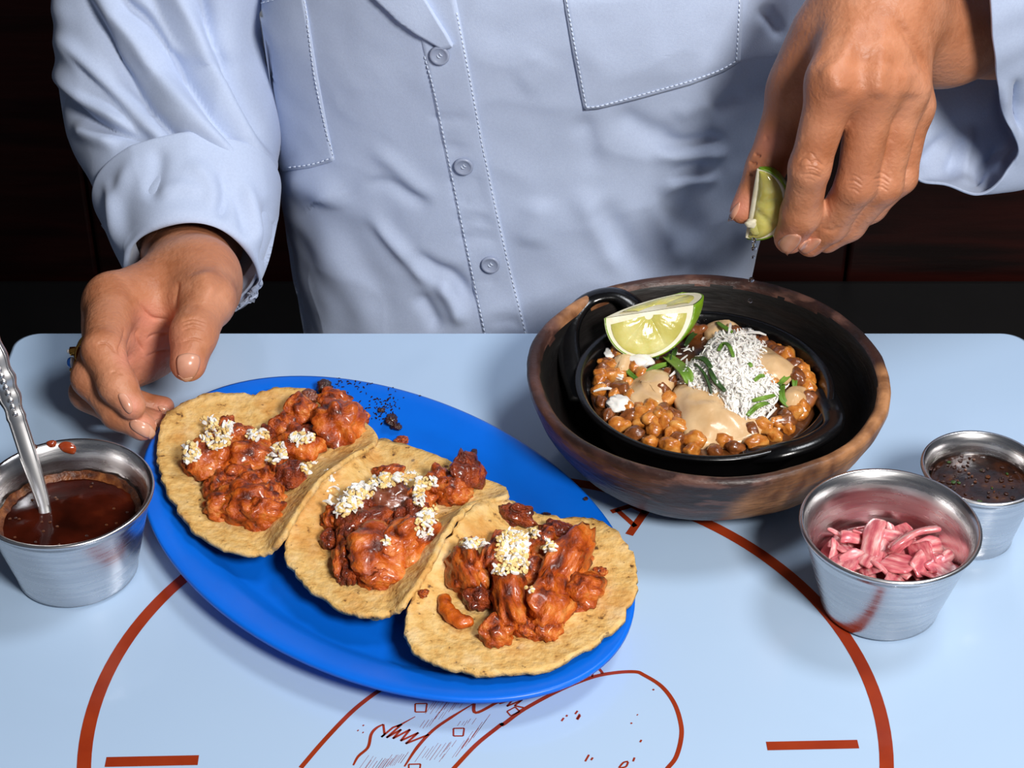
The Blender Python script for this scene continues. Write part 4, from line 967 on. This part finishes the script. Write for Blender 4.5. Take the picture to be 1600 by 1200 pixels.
# finer mesh where the skin creases
bm = bmesh.new(); bm.from_mesh(body_me); bm.verts.ensure_lookup_table()
pxs = project(coords_of(body_me)); sel = np.zeros(len(pxs), bool)
nrm_ = normals_of(body_me); cov = coords_of(body_me); frn = ((CAMP-cov)*nrm_).sum(1) > 0
for x, y, r in ((1265, 264, 36), (1335, 290, 34), (1379, 290, 28), (1250, 335, 26), (1185, 255, 34), (302, 515, 38), (235, 500, 60), (160, 545, 32), (182, 598, 24), (275, 470, 30)):
    sel |= (np.hypot(pxs[:, 0]-x, pxs[:, 1]-y) < r) & frn
ed_ = [e for e in bm.edges if sel[e.verts[0].index] and sel[e.verts[1].index]]
bmesh.ops.subdivide_edges(bm, edges=ed_, cuts=2, use_grid_fill=True)
bm.to_mesh(body_me); bm.free(); body_me.polygons.foreach_set('use_smooth', [True]*len(body_me.polygons)); body_me.update()
# skin creases and tendons
za = lambda pts: [(80+x/3, 320+y/3) for x, y in pts]
zb = lambda pts: [(1100+x/2.728, y/2.728) for x, y in pts]
cr = []
def crease(pts, w=2.2, h=-0.0007): cr.append((pts, w*.95, h*1.35))
for y_ in (545, 562, 585, 640): crease(za([(600, y_+8), (665, y_-12), (735, y_+10)]), 2.0, -0.0005)
crease(za([(400, 420), (430, 480), (480, 530), (570, 540)]), 3, -0.0010); crease(za([(600, 350), (582, 430), (584, 520)]), 4, -0.0010)
crease(za([(340, 560), (345, 610), (320, 680), (330, 720)]), 3, -0.0008); crease(za([(410, 570), (400, 620), (440, 700)]), 2.5, -.0007)
crease(za([(200, 655), (260, 650), (310, 700)]), 2.2, -0.0006); crease(za([(270, 790), (300, 780), (340, 800)]), 2, -0.0005)
crease(za([(440, 640), (480, 610), (560, 600)]), 2.5, -.0006); crease(za([(435, 720), (500, 690), (560, 680)]), 2.5, -.0006)
cr.append((za([(700, 300), (730, 380), (780, 430)]), 18, 0.0020))
for dy, x0, x1, hh in ((-40, 420, 490, .6), (-22, 395, 470, .8), (-14, 440, 518, .7), (4, 390, 515, 1.1), (16, 430, 500, .6), (30, 395, 512, .9), (46, 420, 480, .5)):
    crease(zb([(x0, 714+dy*1.1), ((x0+x1)/2, 703+dy*1.3), (x1, 732+dy)]), 1.8, -0.0004*hh)
cr.append((zb([(400, 720), (455, 712), (515, 742)]), 9, 0.0009))
for dx, dy0 in ((190, 72), (308, 62)):
    for dy, hh in ((-24, .6), (-4, 1.0), (12, .5), (26, .8)): crease(zb([(404+dx+abs(dy)*.6, 715+dy+dy0*.9), (450+dx, 704+dy*1.2+dy0), (488+dx-dy*.3, 730+dy+dy0)]), 1.8, -0.0004*hh)
crease(zb([(490, 965), (540, 985), (590, 965)]), 2, -.0006)
for pts in ([(190, 690), (230, 700)], [(185, 740), (215, 750)], [(210, 655), (245, 668)], [(255, 580), (280, 600)]): crease(zb(pts), 2.2, -.0008)
for pts, hh in (([(500, 270), (550, 330), (580, 420)], .0022), ([(745, 260), (742, 340), (735, 430)], .0020), ([(860, 280), (872, 350), (868, 430)], .0018)): cr.append((zb(pts), 17, hh))
cr.append((zb([(560, 330), (620, 180), (660, 60)]), 12, 0.0009)); cr.append((zb([(745, 330), (760, 200), (760, 80)]), 12, 0.0009)); cr.append((zb([(655, 420), (665, 300), (700, 180)]), 16, -0.0012, 2.0))
cr.append((zb([(812, 430), (812, 330), (810, 220)]), 12, -.0010, 2.0)); cr.append((zb([(800, 60), (880, 170), (925, 260), (935, 340)]), 7, -.0016, 2.0))
sculpt(body_me, cr)
pxs = project(coords_of(body_me)); pk_ = np.zeros(len(pxs), np.float32)
for x, y, r in ((238, 545, 55), (205, 635, 20), (222, 668, 22), (255, 660, 22), (258, 640, 20), (200, 560, 22), (232, 500, 30), (1232, 378, 24), (1262, 382, 18), (1155, 322, 24), (1204, 225, 26), (294, 575, 26)):
    pk_ = np.maximum(pk_, np.clip(1.25-np.hypot(pxs[:, 0]-x, pxs[:, 1]-y)/r, 0, 1)*.7)
body_me.attributes.new('pink', 'FLOAT', 'POINT').data.foreach_set('value', pk_)
body = obj('body', body_me, M_SKIN, person); body['label'] = 'brown skinned arms and hands'
BVB = bvh_of(body_me)

# nails
def nail(pts, tip=None, dome=0.0008):
    mk('fingernail', *patch(pts, BVB, 0.0004, dome, 6, 28, skirt=.0004), M_NAIL, person)
    if tip: mk('nail_edge', *patch(tip, BVB, 0.0007, 0.0002, 3, 20, skirt=.0004), M_NAILT, person)
nail(za([(590, 720), (620, 700), (660, 698), (695, 715), (690, 770), (660, 815), (625, 822), (595, 790)]), za([(597, 796), (625, 808), (660, 803), (652, 818), (625, 823)]))
nail(za([(315, 890), (345, 885), (378, 925), (382, 965), (365, 978), (335, 945)]))
nail(za([(370, 1015), (405, 1008), (460, 1030), (482, 1070), (455, 1092), (410, 1072), (375, 1045)]), za([(452, 1035), (482, 1062), (472, 1088), (455, 1090)]))
nail(za([(487, 1012), (512, 1005), (528, 1030), (522, 1058), (500, 1056)]))
nail(za([(500, 945), (535, 945), (555, 965), (550, 988), (525, 980)]))
nail(zb([(318, 1035), (345, 1005), (385, 998), (415, 1010), (400, 1045), (365, 1078), (340, 1080)]))
nail(zb([(402, 1060), (430, 1028), (470, 1015), (500, 1025), (470, 1060), (430, 1080)]))
nail(zb([(102, 942), (122, 895), (152, 862), (150, 890), (135, 920), (118, 942)]), None, .0003)

# rings on the middle finger
ringc = (A_m[0]*.42+A_m[1]*.58); rd = A_m[1]-A_m[0]; rd /= np.linalg.norm(rd)
def band(c, d, R, r, n=40):
    u = np.cross(d, (0, 0, 1)); u /= np.linalg.norm(u); v = np.cross(d, u)
    P_ = np.array([c+R*(math.cos(2*math.pi*k/n)*u+math.sin(2*math.pi*k/n)*v) for k in range(n+1)])
    return tube(P_, r, 8, False, 1.0, d)
ring = empty('finger_ring', ringc, 'gold finger ring with small blue and white stones on the curled hand', 'ring')
for k in (-1, 0, 1): mk('band', *band(ringc+rd*0.0022*k, rd, 0.0112, 0.0007), M_GOLD, ring)
def bead(nm, p, r, m_, sc=(1, 1, 1)):
    me = lump_mesh(nm, 1, 3, (0, 0, 0)); me.materials.append(m_); o = obj(nm, me, None); o.location = V(p); o.scale = tuple(r*s for s in sc); return attach(o, ring)
jw = at_z(117, 550, 0.0395+0.0); 
def jp(x, y): 
    dd_ = ray(x, y); t = ((ringc-CAMP)@FW)/(dd_@FW); return CAMP+dd_*t
mk('setting', *tube(np.array([jp(124, 548), jp(110, 549)]), 0.0021, 16), M_GOLD, ring); bead('pearl', jp(108, 549), .0011, M_PEARL)
bead('blue_stone', jp(111, 567), .0024, M_STONE, (.8, 1, 1.2)); bead('white_rim', jp(113, 567), .0025, M_PEARL, (.55, 1, 1.2)); bead('gold_ball', jp(117, 569), .0019, M_GOLD); bead('gold_ball', jp(113, 578), .0013, M_GOLD); bead('gold_ball', jp(120, 556), .0015, M_GOLD)

# --- torso of the shirt
sil = [(440, 1292, -120), (415, 1286, 0), (425, 1236, 55), (438, 1212, 200), (447, 1195, 300), (462, 1168, 420), (486, 1152, 520), (490, 1150, 700), (480, 1160, 950)]
YM = 0.125
zl = []; 
for xl, xr, y in sil:
    a_, b_ = at_y(xl, y, YM), at_y(xr, y, YM); zl.append((a_[2], (a_[0]+b_[0])/2, (b_[0]-a_[0])/2))
zl = sorted(zl); zs = np.array([q_[0] for q_ in zl]); cxs = np.array([q_[1] for q_ in zl]); hws = np.array([q_[2] for q_ in zl])
ztop = shA[2]+0.045
def torso_pt(z, th):
    cx_, hw = np.interp(z, zs, cxs), np.interp(z, zs, hws); dep = 0.078+0.010*math.exp(-((z-0.90)/0.06)**2)
    if z > zs[-1]:
        t = min(1, (z-zs[-1])/(ztop-zs[-1])); hw = hw*(1-t)+0.16*t; dep = dep*(1-t)+0.035*t
        hw *= 1-0.5*max(0, t-.75)/.25; dep *= 1-0.2*max(0, t-.75)/.25
    c_, s_ = math.cos(th), math.sin(th); e = 0.80
    return (cx_+hw*math.copysign(abs(c_)**e, c_), YM+0.0+dep*math.copysign(abs(s_)**e, s_)+(0.03*max(0, z-zs[-1])/(ztop-zs[-1])), z)
nz_, nth = 260, 420; vs = []
zz_ = np.linspace(0.50, ztop, nz_)
ths = np.concatenate([np.linspace(-math.pi, 0, 330, endpoint=False), np.linspace(0, math.pi, 90, endpoint=False)])
for z in zz_:
    for th in ths: vs.append(torso_pt(z, th))
torso_me = mesh('shirt_body', vs, grid_faces(nz_, nth))
# soft cloth waviness
co = coords_of(torso_me); nr = normals_of(torso_me)
dsp = np.array([0.0016*noise.noise(Vector((c[0]*24+5, c[1]*20, c[2]*14)))+0.0014*(1-2*abs(noise.noise(Vector((c[0]*16+c[2]*10+3, c[1]*18, c[2]*20-c[0]*12)))))+0.0006*noise.noise(Vector((c[0]*60+c[2]*40, c[1]*50, c[2]*60-c[0]*30))) for c in co])
co += nr*dsp[:, None]; torso_me.vertices.foreach_set('co', co.astype(np.float32).ravel()); torso_me.update()
tz = lambda pts, ox, oy, s: [(ox+x/s, oy+y/s) for x, y in pts]
S = []
lowc = lambda pts: tz(pts, 560, 0, 2.264)
rc = lambda pts: tz(pts, 800, 0, 2.5)
# left of the placket
S += [(lowc([(30, 740), (120, 850), (210, 950), (270, 1040)]), 9, .0040), (lowc([(150, 880), (260, 950), (340, 990), (420, 1090)]), 10, -.0045), (lowc([(270, 980), (330, 1060), (370, 1165)]), 10, .0045),
      (lowc([(0, 660), (100, 650), (190, 700), (280, 730)]), 9, -.0025), (lowc([(20, 520), (110, 570), (200, 650), (290, 720)]), 10, .0022), (lowc([(200, 1030), (250, 1100), (290, 1180)]), 9, -.0035)]
S += [([(470, 330), (520, 400), (560, 470), (590, 560)], 20, .0022), ([(520, 340), (570, 420), (620, 520)], 18, -.0018, 2.0), ([(480, 290), (560, 330), (620, 330)], 16, .0018)]
# right of the placket
S += [(rc([(380, 430), (470, 480), (560, 530), (680, 540)]), 16, -.0040), (rc([(520, 600), (650, 605), (780, 600), (870, 590)]), 9, .0034), (rc([(560, 570), (700, 565), (860, 540)]), 10, -.0038),
      (rc([(560, 760), (640, 715), (720, 700), (830, 690)]), 9, .0034), (rc([(600, 690), (700, 660), (800, 650)]), 9, -.0028), (rc([(770, 440), (850, 400), (920, 360)]), 9, -.0026),
      (rc([(630, 470), (700, 420), (800, 390)]), 12, .0020), (rc([(250, 440), (300, 540), (320, 700)]), 16, -.0028), (rc([(320, 780), (400, 900), (470, 1000), (560, 1080)]), 18, -.0040), (rc([(240, 720), (330, 880), (400, 1010), (470, 1090)]), 16, .0030),
      (rc([(100, 760), (90, 860), (60, 980)]), 20, .0028), (rc([(560, 760), (600, 900), (660, 1060)]), 16, .0026), (rc([(600, 740), (660, 850), (760, 940)]), 18, -.0030), (rc([(20, 350), (80, 300), (140, 200)]), 22, .0018), (rc([(960, 20), (1020, 90), (1060, 160)]), 8, -.0028)]
# bulge under the left pocket
S += [([(440, 268), (480, 285), (515, 300), (520, 330)], 22, .0050), ([(450, 330), (470, 420), (490, 560)], 20, -.0030, 2.0)]
# across the placket
for y_ in (285, 300, 316, 345, 372): S.append(([(690+(y_-285)*.22, y_), (730+(y_-285)*.22, y_-3), (765+(y_-285)*.22, y_+2)], 4.5, -.0013))
S += [([(665, 182), (700, 186), (740, 180)], 5, -.0012), ([(685, 230), (745, 230)], 4, -.0010), ([(740, 415), (775, 405)], 4, -.0010), ([(760, 505), (800, 500), (822, 515)], 5, -.0016), ([(735, 440), (780, 432)], 4, -.001)]
sculpt(torso_me, [(a_, b_*1.25, c_*1.0, 2.0 if b_ > 6 else 1.6) for a_, b_, c_, *r_ in S])
torso = obj('shirt_body', torso_me, M_SHIRT, person)
BVT = bvh_of(torso_me)

# --- sleeve of the resting arm
def loft(rings, nr_, ns_):
    R_ = np.array([catmull(r, ns_, True) for r in rings]); K = np.array([catmull(R_[:, j], nr_) for j in range(ns_)]).transpose(1, 0, 2)
    return K.reshape(-1, 3).tolist(), grid_faces(nr_, ns_)
def ring_at(c, nrm, ru, rv, refv=(1, 0, 0), n=24, sq=1.0):
    nrm = np.asarray(nrm, float); nrm /= np.linalg.norm(nrm); u = np.asarray(refv, float); u = u-nrm*(u@nrm); u /= np.linalg.norm(u); v = np.cross(nrm, u)
    return [c+ru*math.cos(2*math.pi*k/n)*u+rv*math.sin(2*math.pi*k/n)*v for k in range(n)]
ctrl = [((340, -230), .165, .058, .050), ((300, -120), .150, .058, .052), ((268, 0), .138, .056, .052), ((262, 105), .122, .059, .052), ((280, 195), .100, .056, .047), ((292, 268), .070, .0475, .042), ((298, 335), .048, .0425, .040), ((301, 385), .028, .0370, .0380), ((303, 412), .016, .0325, .0375)]
cs = np.array([at_y(x, y, Y) for (x, y), Y, _, _ in ctrl]); tg = np.gradient(cs, axis=0)
tg[-1] = tg[-2] = np.array([0.03, -0.9, -0.30]); tg[-3] = tg[-3]/np.linalg.norm(tg[-3])+np.array([0, -.5, 0])
rings = [ring_at(c, t, ru, rv) for c, t, (_, _, ru, rv) in zip(cs, tg, ctrl)]
sv, sf = loft(rings, 190, 200)
slA = mesh('left_sleeve', sv, sf); fix(slA)
co = coords_of(slA); nr = normals_of(slA)
dsp = np.array([0.0020*noise.noise(Vector((c[0]*30+5, c[1]*22, c[2]*22)))+0.0014*(1-2*abs(noise.noise(Vector((c[0]*22+c[2]*14+3, c[1]*18, c[2]*22-c[0]*14))))) for c in co])
co += nr*dsp[:, None]; slA.vertices.foreach_set('co', co.astype(np.float32).ravel()); slA.update()
zs_ = lambda pts: tz(pts, 60, 0, 2.264)
SA = [([(150, -90), (190, 0), (232, 40), (307, 141), (369, 225), (445, 285)], 11, -.0080, 1.5), ([(90, -80), (130, 0), (155, 44), (192, 115), (259, 199), (334, 247), (430, 305)], 11, -.0080, 1.5),
      ([(120, -80), (170, 10), (215, 70), (270, 150), (340, 220), (440, 290)], 17, .0065), ([(95, 60), (122, 102), (170, 150), (215, 205), (262, 222)], 10, -.0050, 1.5), ([(75, 40), (110, 80), (160, 130), (215, 190)], 15, .0050),
      ([(70, 120), (109, 163), (148, 192), (215, 216), (262, 225)], 10, -.0060, 1.5), ([(70, 90), (115, 142), (165, 178), (225, 208)], 12, .0050), ([(240, -90), (300, 40), (345, 130), (395, 215), (455, 285)], 18, .0065),
      ([(290, -80), (322, 30), (352, 110), (395, 195), (455, 275)], 11, -.0080, 1.5), ([(60, -90), (90, 0), (100, 60)], 16, .0040), ([(205, -80), (250, 20), (300, 100)], 12, -.0040), ([(110, 190), (150, 215), (190, 222)], 12, .0040)]
sculpt(slA, SA)
sl1 = obj('sleeve', slA, M_SHIRT, person); sl1['label'] = 'wide blue sleeve with deep folds'; solid(sl1, 0.0014, -1)
# rolled cuff over the sleeve end
mixr = lambda A_, B_, t: [a_*(1-t)+b_*t for a_, b_ in zip(A_, B_)]
def grow(r_, k_, off=(0, 0, 0)):
    c_ = np.mean(r_, 0); return [p_+np.array(off)+(p_-c_)*k_ for p_ in r_]
rs = mixr(rings[-4], rings[-3], .42)
rs = [p_+np.array([0, -.006, -.004])*max(0, math.cos(2*math.pi*k/24+2.2)) for k, p_ in enumerate(rs)]
end = rings[-1]
cv, cf = loft([grow(rs, -.03), grow(rs, .05), grow(mixr(rs, rings[-2], .12), .065), grow(mixr(rs, rings[-2], .5), .06), grow(rings[-2], .055), grow(end, .05), grow(end, .02, (0, -.004, -.002)), grow(end, -.02, (0, -.002, -.001)), grow(end, -.06, (0, .012, .004))], 130, 200)
cu = mesh('cuff', cv, cf); fix(cu)
co = coords_of(cu); nr = normals_of(cu)
dsp = np.array([0.0016*noise.noise(Vector((c[0]*30+9, c[1]*26, c[2]*26)))+0.0012*(1-2*abs(noise.noise(Vector((c[0]*26+c[2]*14+3, c[1]*18, c[2]*14-c[0]*12))))) for c in co])
co += nr*dsp[:, None]; cu.vertices.foreach_set('co', co.astype(np.float32).ravel()); cu.update()
sculpt(cu, [(zs_([(340, 540), (300, 650), (275, 760), (300, 900)]), 12, .0026), (zs_([(420, 500), (420, 600), (380, 720)]), 14, -.0024, 2), (zs_([(640, 580), (665, 680), (640, 790)]), 11, -.0030, 2), (zs_([(720, 620), (760, 760), (780, 900)]), 12, .0032), (zs_([(690, 620), (720, 740), (750, 860)]), 10, -.0026, 2), (zs_([(800, 680), (825, 820), (800, 980)]), 11, -.0040, 2), (zs_([(230, 620), (275, 740), (300, 920)]), 10, .0030), (zs_([(520, 560), (600, 640), (620, 760)]), 14, .0022),
            (zs_([(740, 960), (770, 1030), (720, 1060)]), 7, -.0030, 2), (zs_([(400, 700), (500, 660), (600, 690)]), 12, .0016)])
cuo = obj('cuff', cu, M_SHIRT, sl1); solid(cuo, 0.0012, -1)

# --- sleeve of the lime arm: wide hanging opening
hem = [(1528, -70, -.025), (1545, -10, -.030), (1552, 60, -.028), (1556, 121, -.014), (1568, 183, .004), (1592, 238, .014), (1560, 285, .018), (1525, 303, .022), (1478, 288, .028), (1430, 273, .034), (1418, 200, .042), (1412, 110, .056), (1408, 20, .062), (1415, -70, .056), (1450, -130, .030), (1495, -130, -.005)]
H0 = np.array([at_y(x, y, Y) for x, y, Y in hem]); hc = H0.mean(0)
ax1 = np.array([.86, .42, -.02]); ax1 /= np.linalg.norm(ax1)
ringsB = [H0]
for d_, s_, dz in ((.012, 1.02, 0), (.03, 1.03, 0), (.055, 1.0, .002), (.09, .94, .006), (.13, .88, .012)): ringsB.append(hc+ax1*d_+(H0-hc)*s_+np.array([0, 0, dz]))
sv, sf = loft(ringsB, 110, 240); slB = mesh('sleeve', sv, sf); fix(slB)
co = coords_of(slB); nr = normals_of(slB)
cen = np.array([ (co[i]-hc)@ax1 for i in range(len(co))])
dsp = np.array([0.0030*noise.noise(Vector((c[0]*18, c[1]*30, c[2]*36+2)))+0.0012*noise.noise(Vector((c[0]*40, c[1]*70, c[2]*70))) for c in co])
co += nr*dsp[:, None]; slB.vertices.foreach_set('co', co.astype(np.float32).ravel()); slB.update()
zr = lambda pts: tz(pts, 1300, 100, 2.727)
sculpt(slB, [(zr([(610, 550), (640, 450), (740, 340)]), 9, .0050), (zr([(560, 540), (560, 400), (600, 250)]), 12, -.0035), (zr([(360, 470), (420, 380), (520, 280)]), 12, .0035), (zr([(700, 480), (760, 380), (800, 380)]), 8, -.0035), (zr([(480, 500), (520, 400), (560, 300)]), 10, .0025), (zr([(740, 60), (730, 200), (790, 330)]), 10, .0035), (zr([(790, 40), (780, 200), (815, 320)]), 8, -.0035)], facing=False)
sl2 = obj('sleeve', slB, M_SHIRT, person); sl2['label'] = 'wide open blue sleeve hanging from the raised arm'; solid(sl2, 0.0014, 0)
# upper part of that sleeve
Cn = ringsB[-1].mean(0)
upr = [((Cn-shB)*0+shB+np.array([0, 0, .02]), .060, .052), (shB*.75+Cn*.25, .062, .055), (shB*.35+Cn*.65+np.array([.03, .01, 0]), .062, .055), (Cn+np.array([.035, .02, .0]), .060, .055), (Cn+np.array([.015, -.02, -.03]), .052, .05)]
cs2 = np.array([u_[0] for u_ in upr]); tg2 = np.gradient(cs2, axis=0)
sv, sf = loft([ring_at(c, t, a_, b_, (0, 1, 0)) for (c, a_, b_), t in zip(upr, tg2)], 60, 80)
uo = mesh('upper_sleeve', sv, sf); fix(uo); us = obj('upper_sleeve', uo, M_SHIRT, person); solid(us, .0014, -1)

# --- placket, pockets, collar, buttons, stitching
def sheet(outline, bv, off, seg=120, rings=14, spline=False, center=None): return patch(outline, bv, off, 0.0, rings, seg, center, spline, skirt=.0006)
def strip_sheet(left, right, bv, off, n=90, m=16):
    Lc, Rc = catmull(left, n), catmull(right, n); vs = []
    for i in range(n):
        for j in range(m):
            t = j/(m-1); x, y = Lc[i]*(1-t)+Rc[i]*t; p, nn = hit(bv, x, y)
            if p is None: p, nn = V(at_y(x, y, .05)), Vector((0, -1, 0))
            e = 0.0 if j in (0, m-1) else 1.0
            vs.append(p+nn*(off*e-0.0004*(1-e)))
    return vs, grid_faces(n, m, False)
pl_l = [(630, -45), (655, 55), (675, 150), (698, 260), (725, 390), (752, 518), (765, 580)]; pl_r = [(704, -45), (718, 20), (738, 120), (757, 220), (780, 330), (803, 430), (825, 518), (840, 580)]
plk = mk('placket', *strip_sheet(pl_l, pl_r, BVT, 0.0014), M_SHIRT, person); fix(plk.data)
def stitches(path, bv, off, wd=0.00038, gap=7.5, parent=None, frac=.62):
    P_ = catmull(path, 200) if len(path) > 2 else np.array([np.array(path[0])*(1-t)+np.array(path[1])*t for t in np.linspace(0, 1, 200)])
    d_ = np.concatenate([[0], np.cumsum(np.hypot(*np.diff(P_, axis=0).T))]); A = Acc(); s = 0
    while s+gap*frac < d_[-1]:
        a = [np.interp(s, d_, P_[:, k]) for k in (0, 1)]; b = [np.interp(s+gap*frac, d_, P_[:, k]) for k in (0, 1)]; s += gap
        pa, na = hit(bv, *a); pb, nb = hit(bv, *b)
        if pa is None or pb is None: continue
        A.add(tube(np.array([pa+na*off, (pa+pb)*.5+na*(off+.0002), pb+nb*off]), wd, 5))
    if A.v: mk('stitching', A.v, A.f, M_STITCH, parent)
BVT2 = bvh_of(torso_me, plk.data)
stitches([(664, 88)]+[(x+5, y) for x, y in pl_l[2:]], BVT2, .0001, parent=plk); stitches([(x-5, y) for x, y in pl_r[1:]], BVT2, .0001, parent=plk)
pkR = [(874, -40), (893, 70), (912, 170), (935, 168), (1000, 152), (1080, 130), (1130, 110), (1155, 95), (1158, 40), (1160, -40)]
pkL = [(470, -40), (484, 40), (497, 120), (512, 200), (523, 250), (490, 261), (445, 268), (415, 220), (385, 160), (360, 100), (335, 40), (318, -40)]
for nm, o_ in (('pocket', pkL), ('pocket', pkR)):
    pk = mk(nm, *sheet(o_, BVT, 0.0013), M_SHIRT, person); fix(pk.data); pk['label'] = 'chest patch pocket'
    bvp = bvh_of(torso_me, pk.data); c_ = np.mean(o_, 0)
    ins = [tuple(np.array(p_)+(c_-np.array(p_))/np.linalg.norm(c_-np.array(p_))*5) for p_ in o_]
    if o_ is pkR: stitches(ins[0:3], bvp, .0002, parent=pk); stitches(ins[2:8], bvp, .0002, parent=pk); stitches(ins[7:10], bvp, .0002, parent=pk)
    else: stitches(ins[0:5], bvp, .0002, parent=pk); stitches(ins[4:7], bvp, .0002, parent=pk); stitches([(322, 28), (370, 16), (440, -4), (470, -14)], bvp, .0002, parent=pk)
# collar flap
col = mk('collar', *sheet([(560, -60), (590, -5), (625, 28), (658, 52), (694, 72), (710, 68), (700, 50), (680, 20), (664, -5), (650, -60)], BVT, 0.0042, 100, 10), M_SHIRT, person); fix(col.data)
def button(x, y):
    p, nn = hit(BVT2, x, y); z_ = nn; t1 = z_.orthogonal().normalized(); t2 = z_.cross(t1)
    prof = [(0, .0010), (.0030, .0010), (.0036, .0016), (.0044, .0019), (.0049, .0014), (.0049, .0004), (.0046, 0), (0, 0)]
    vs, fs = lathe(prof, 32, False); mw = Matrix((t1, t2, z_)).transposed()
    vs = [p+nn*.0010+mw @ Vector(v) for v in vs]; b = mk('button', vs, fs, M_BUTTON, person); fix(b.data)
    A = Acc()
    for dx, dy in ((-.0008, 0), (.0008, 0)):
        c = p+nn*.0010+mw @ Vector((dx, dy, .0010)); A.add(tube(np.array([c-t2*.0009, c+nn*.0006, c+t2*.0009]), .00035, 6))
    mk('button_thread', A.v, A.f, M_STITCH, b)
for x, y in ((688, 84), (725, 257), (767, 411)): button(x, y)

# dark trousers below the table edge
Xg, og = make_grid([(-.16, .22, .47), (.18, .22, .47), (-.1, -.2, .56), (.12, -.2, .56)], .1, .008)
d = cone(Xg, (-.05, .2, .56), (.07, .2, .56), .085, .085); d = smin(d, cone(Xg, (-.07, .16, .55), (-.10, -.22, .56), .072, .055), .03); d = smin(d, cone(Xg, (.09, .16, .55), (.12, -.22, .56), .072, .055), .03)
vt, ft = surface_nets(d, og, .008); to_ = mk('trousers', vt.tolist(), ft.tolist(), M_TROUS, person)

# ------------------------------------------------------------------ squeezed lime and drops
lc = cy(1196, 318, 0.55)
lc = cy(1174, 318, 0.2)
lime('squeezed_lime_wedge', 'squeezed lime wedge pinched between thumb and forefinger', lc, at_y(1202, 262, yB+.004)-at_y(1184, 366, yB+.004), np.array([-.25, -.85, .35]), 0.0170, 0.0180, math.radians(45), (1, 0, 0), .003)
sq_root = [o_ for o_ in COL.objects if o_.name.startswith('squeezed_lime_wedge')][0]
for x, y, a_, b_, m_ in ((1174, 349, .0030, .0022, M_PITH), (1181, 358, .0026, .0030, M_FLESH), (1206, 350, .0022, .0034, M_FLESH), (1212, 366, .0016, .0020, M_PITH), (1192, 354, .0034, .0020, M_FLESH)):
    me = lump_mesh('pulp', int(x), 3, (.3, .25, .1)); me.materials.append(m_); o_ = obj('pulp', me, None); o_.scale = (a_, .0020, b_); o_.location = V(at_y(x, y, yB-.001)); attach(o_, sq_root)
def drop(x, y, r, lb, stretch=1.0):
    p = at_y(x, y, yB)
    me = lump_mesh('juice_drop', 1, 3, (0, 0, 0)); me.materials.append(M_JUICE); o = obj('juice_drop', me, None); o.location = V(p); o.scale = (r, r, r*stretch); tag(o, lb, 'drop', 'falling lime juice drops')
drop(1178, 388, .0013, 'lime juice drop just under the squeezed wedge'); drop(1177, 402, .0008, 'tiny lime juice drop second below the squeezed wedge'); drop(1174, 437, .0013, 'lime juice drop at the far rim of wooden bowl'); drop(1172, 470, .0011, 'lime juice drop inside the wooden bowl'); drop(1170, 509, .0012, 'lowest lime juice drop just above the white cheese')
P3 = np.array([at_y(x, y, yB) for x, y in ((1182, 358), (1180, 366), (1178, 376), (1178, 387))]); tag(mk('juice_trickle', *tube(catmull(P3, 14), [.0016-.0009*i/13 for i in range(14)], 10), M_JUICE), 'thin trickle of lime juice hanging from the squeezed wedge', 'juice')
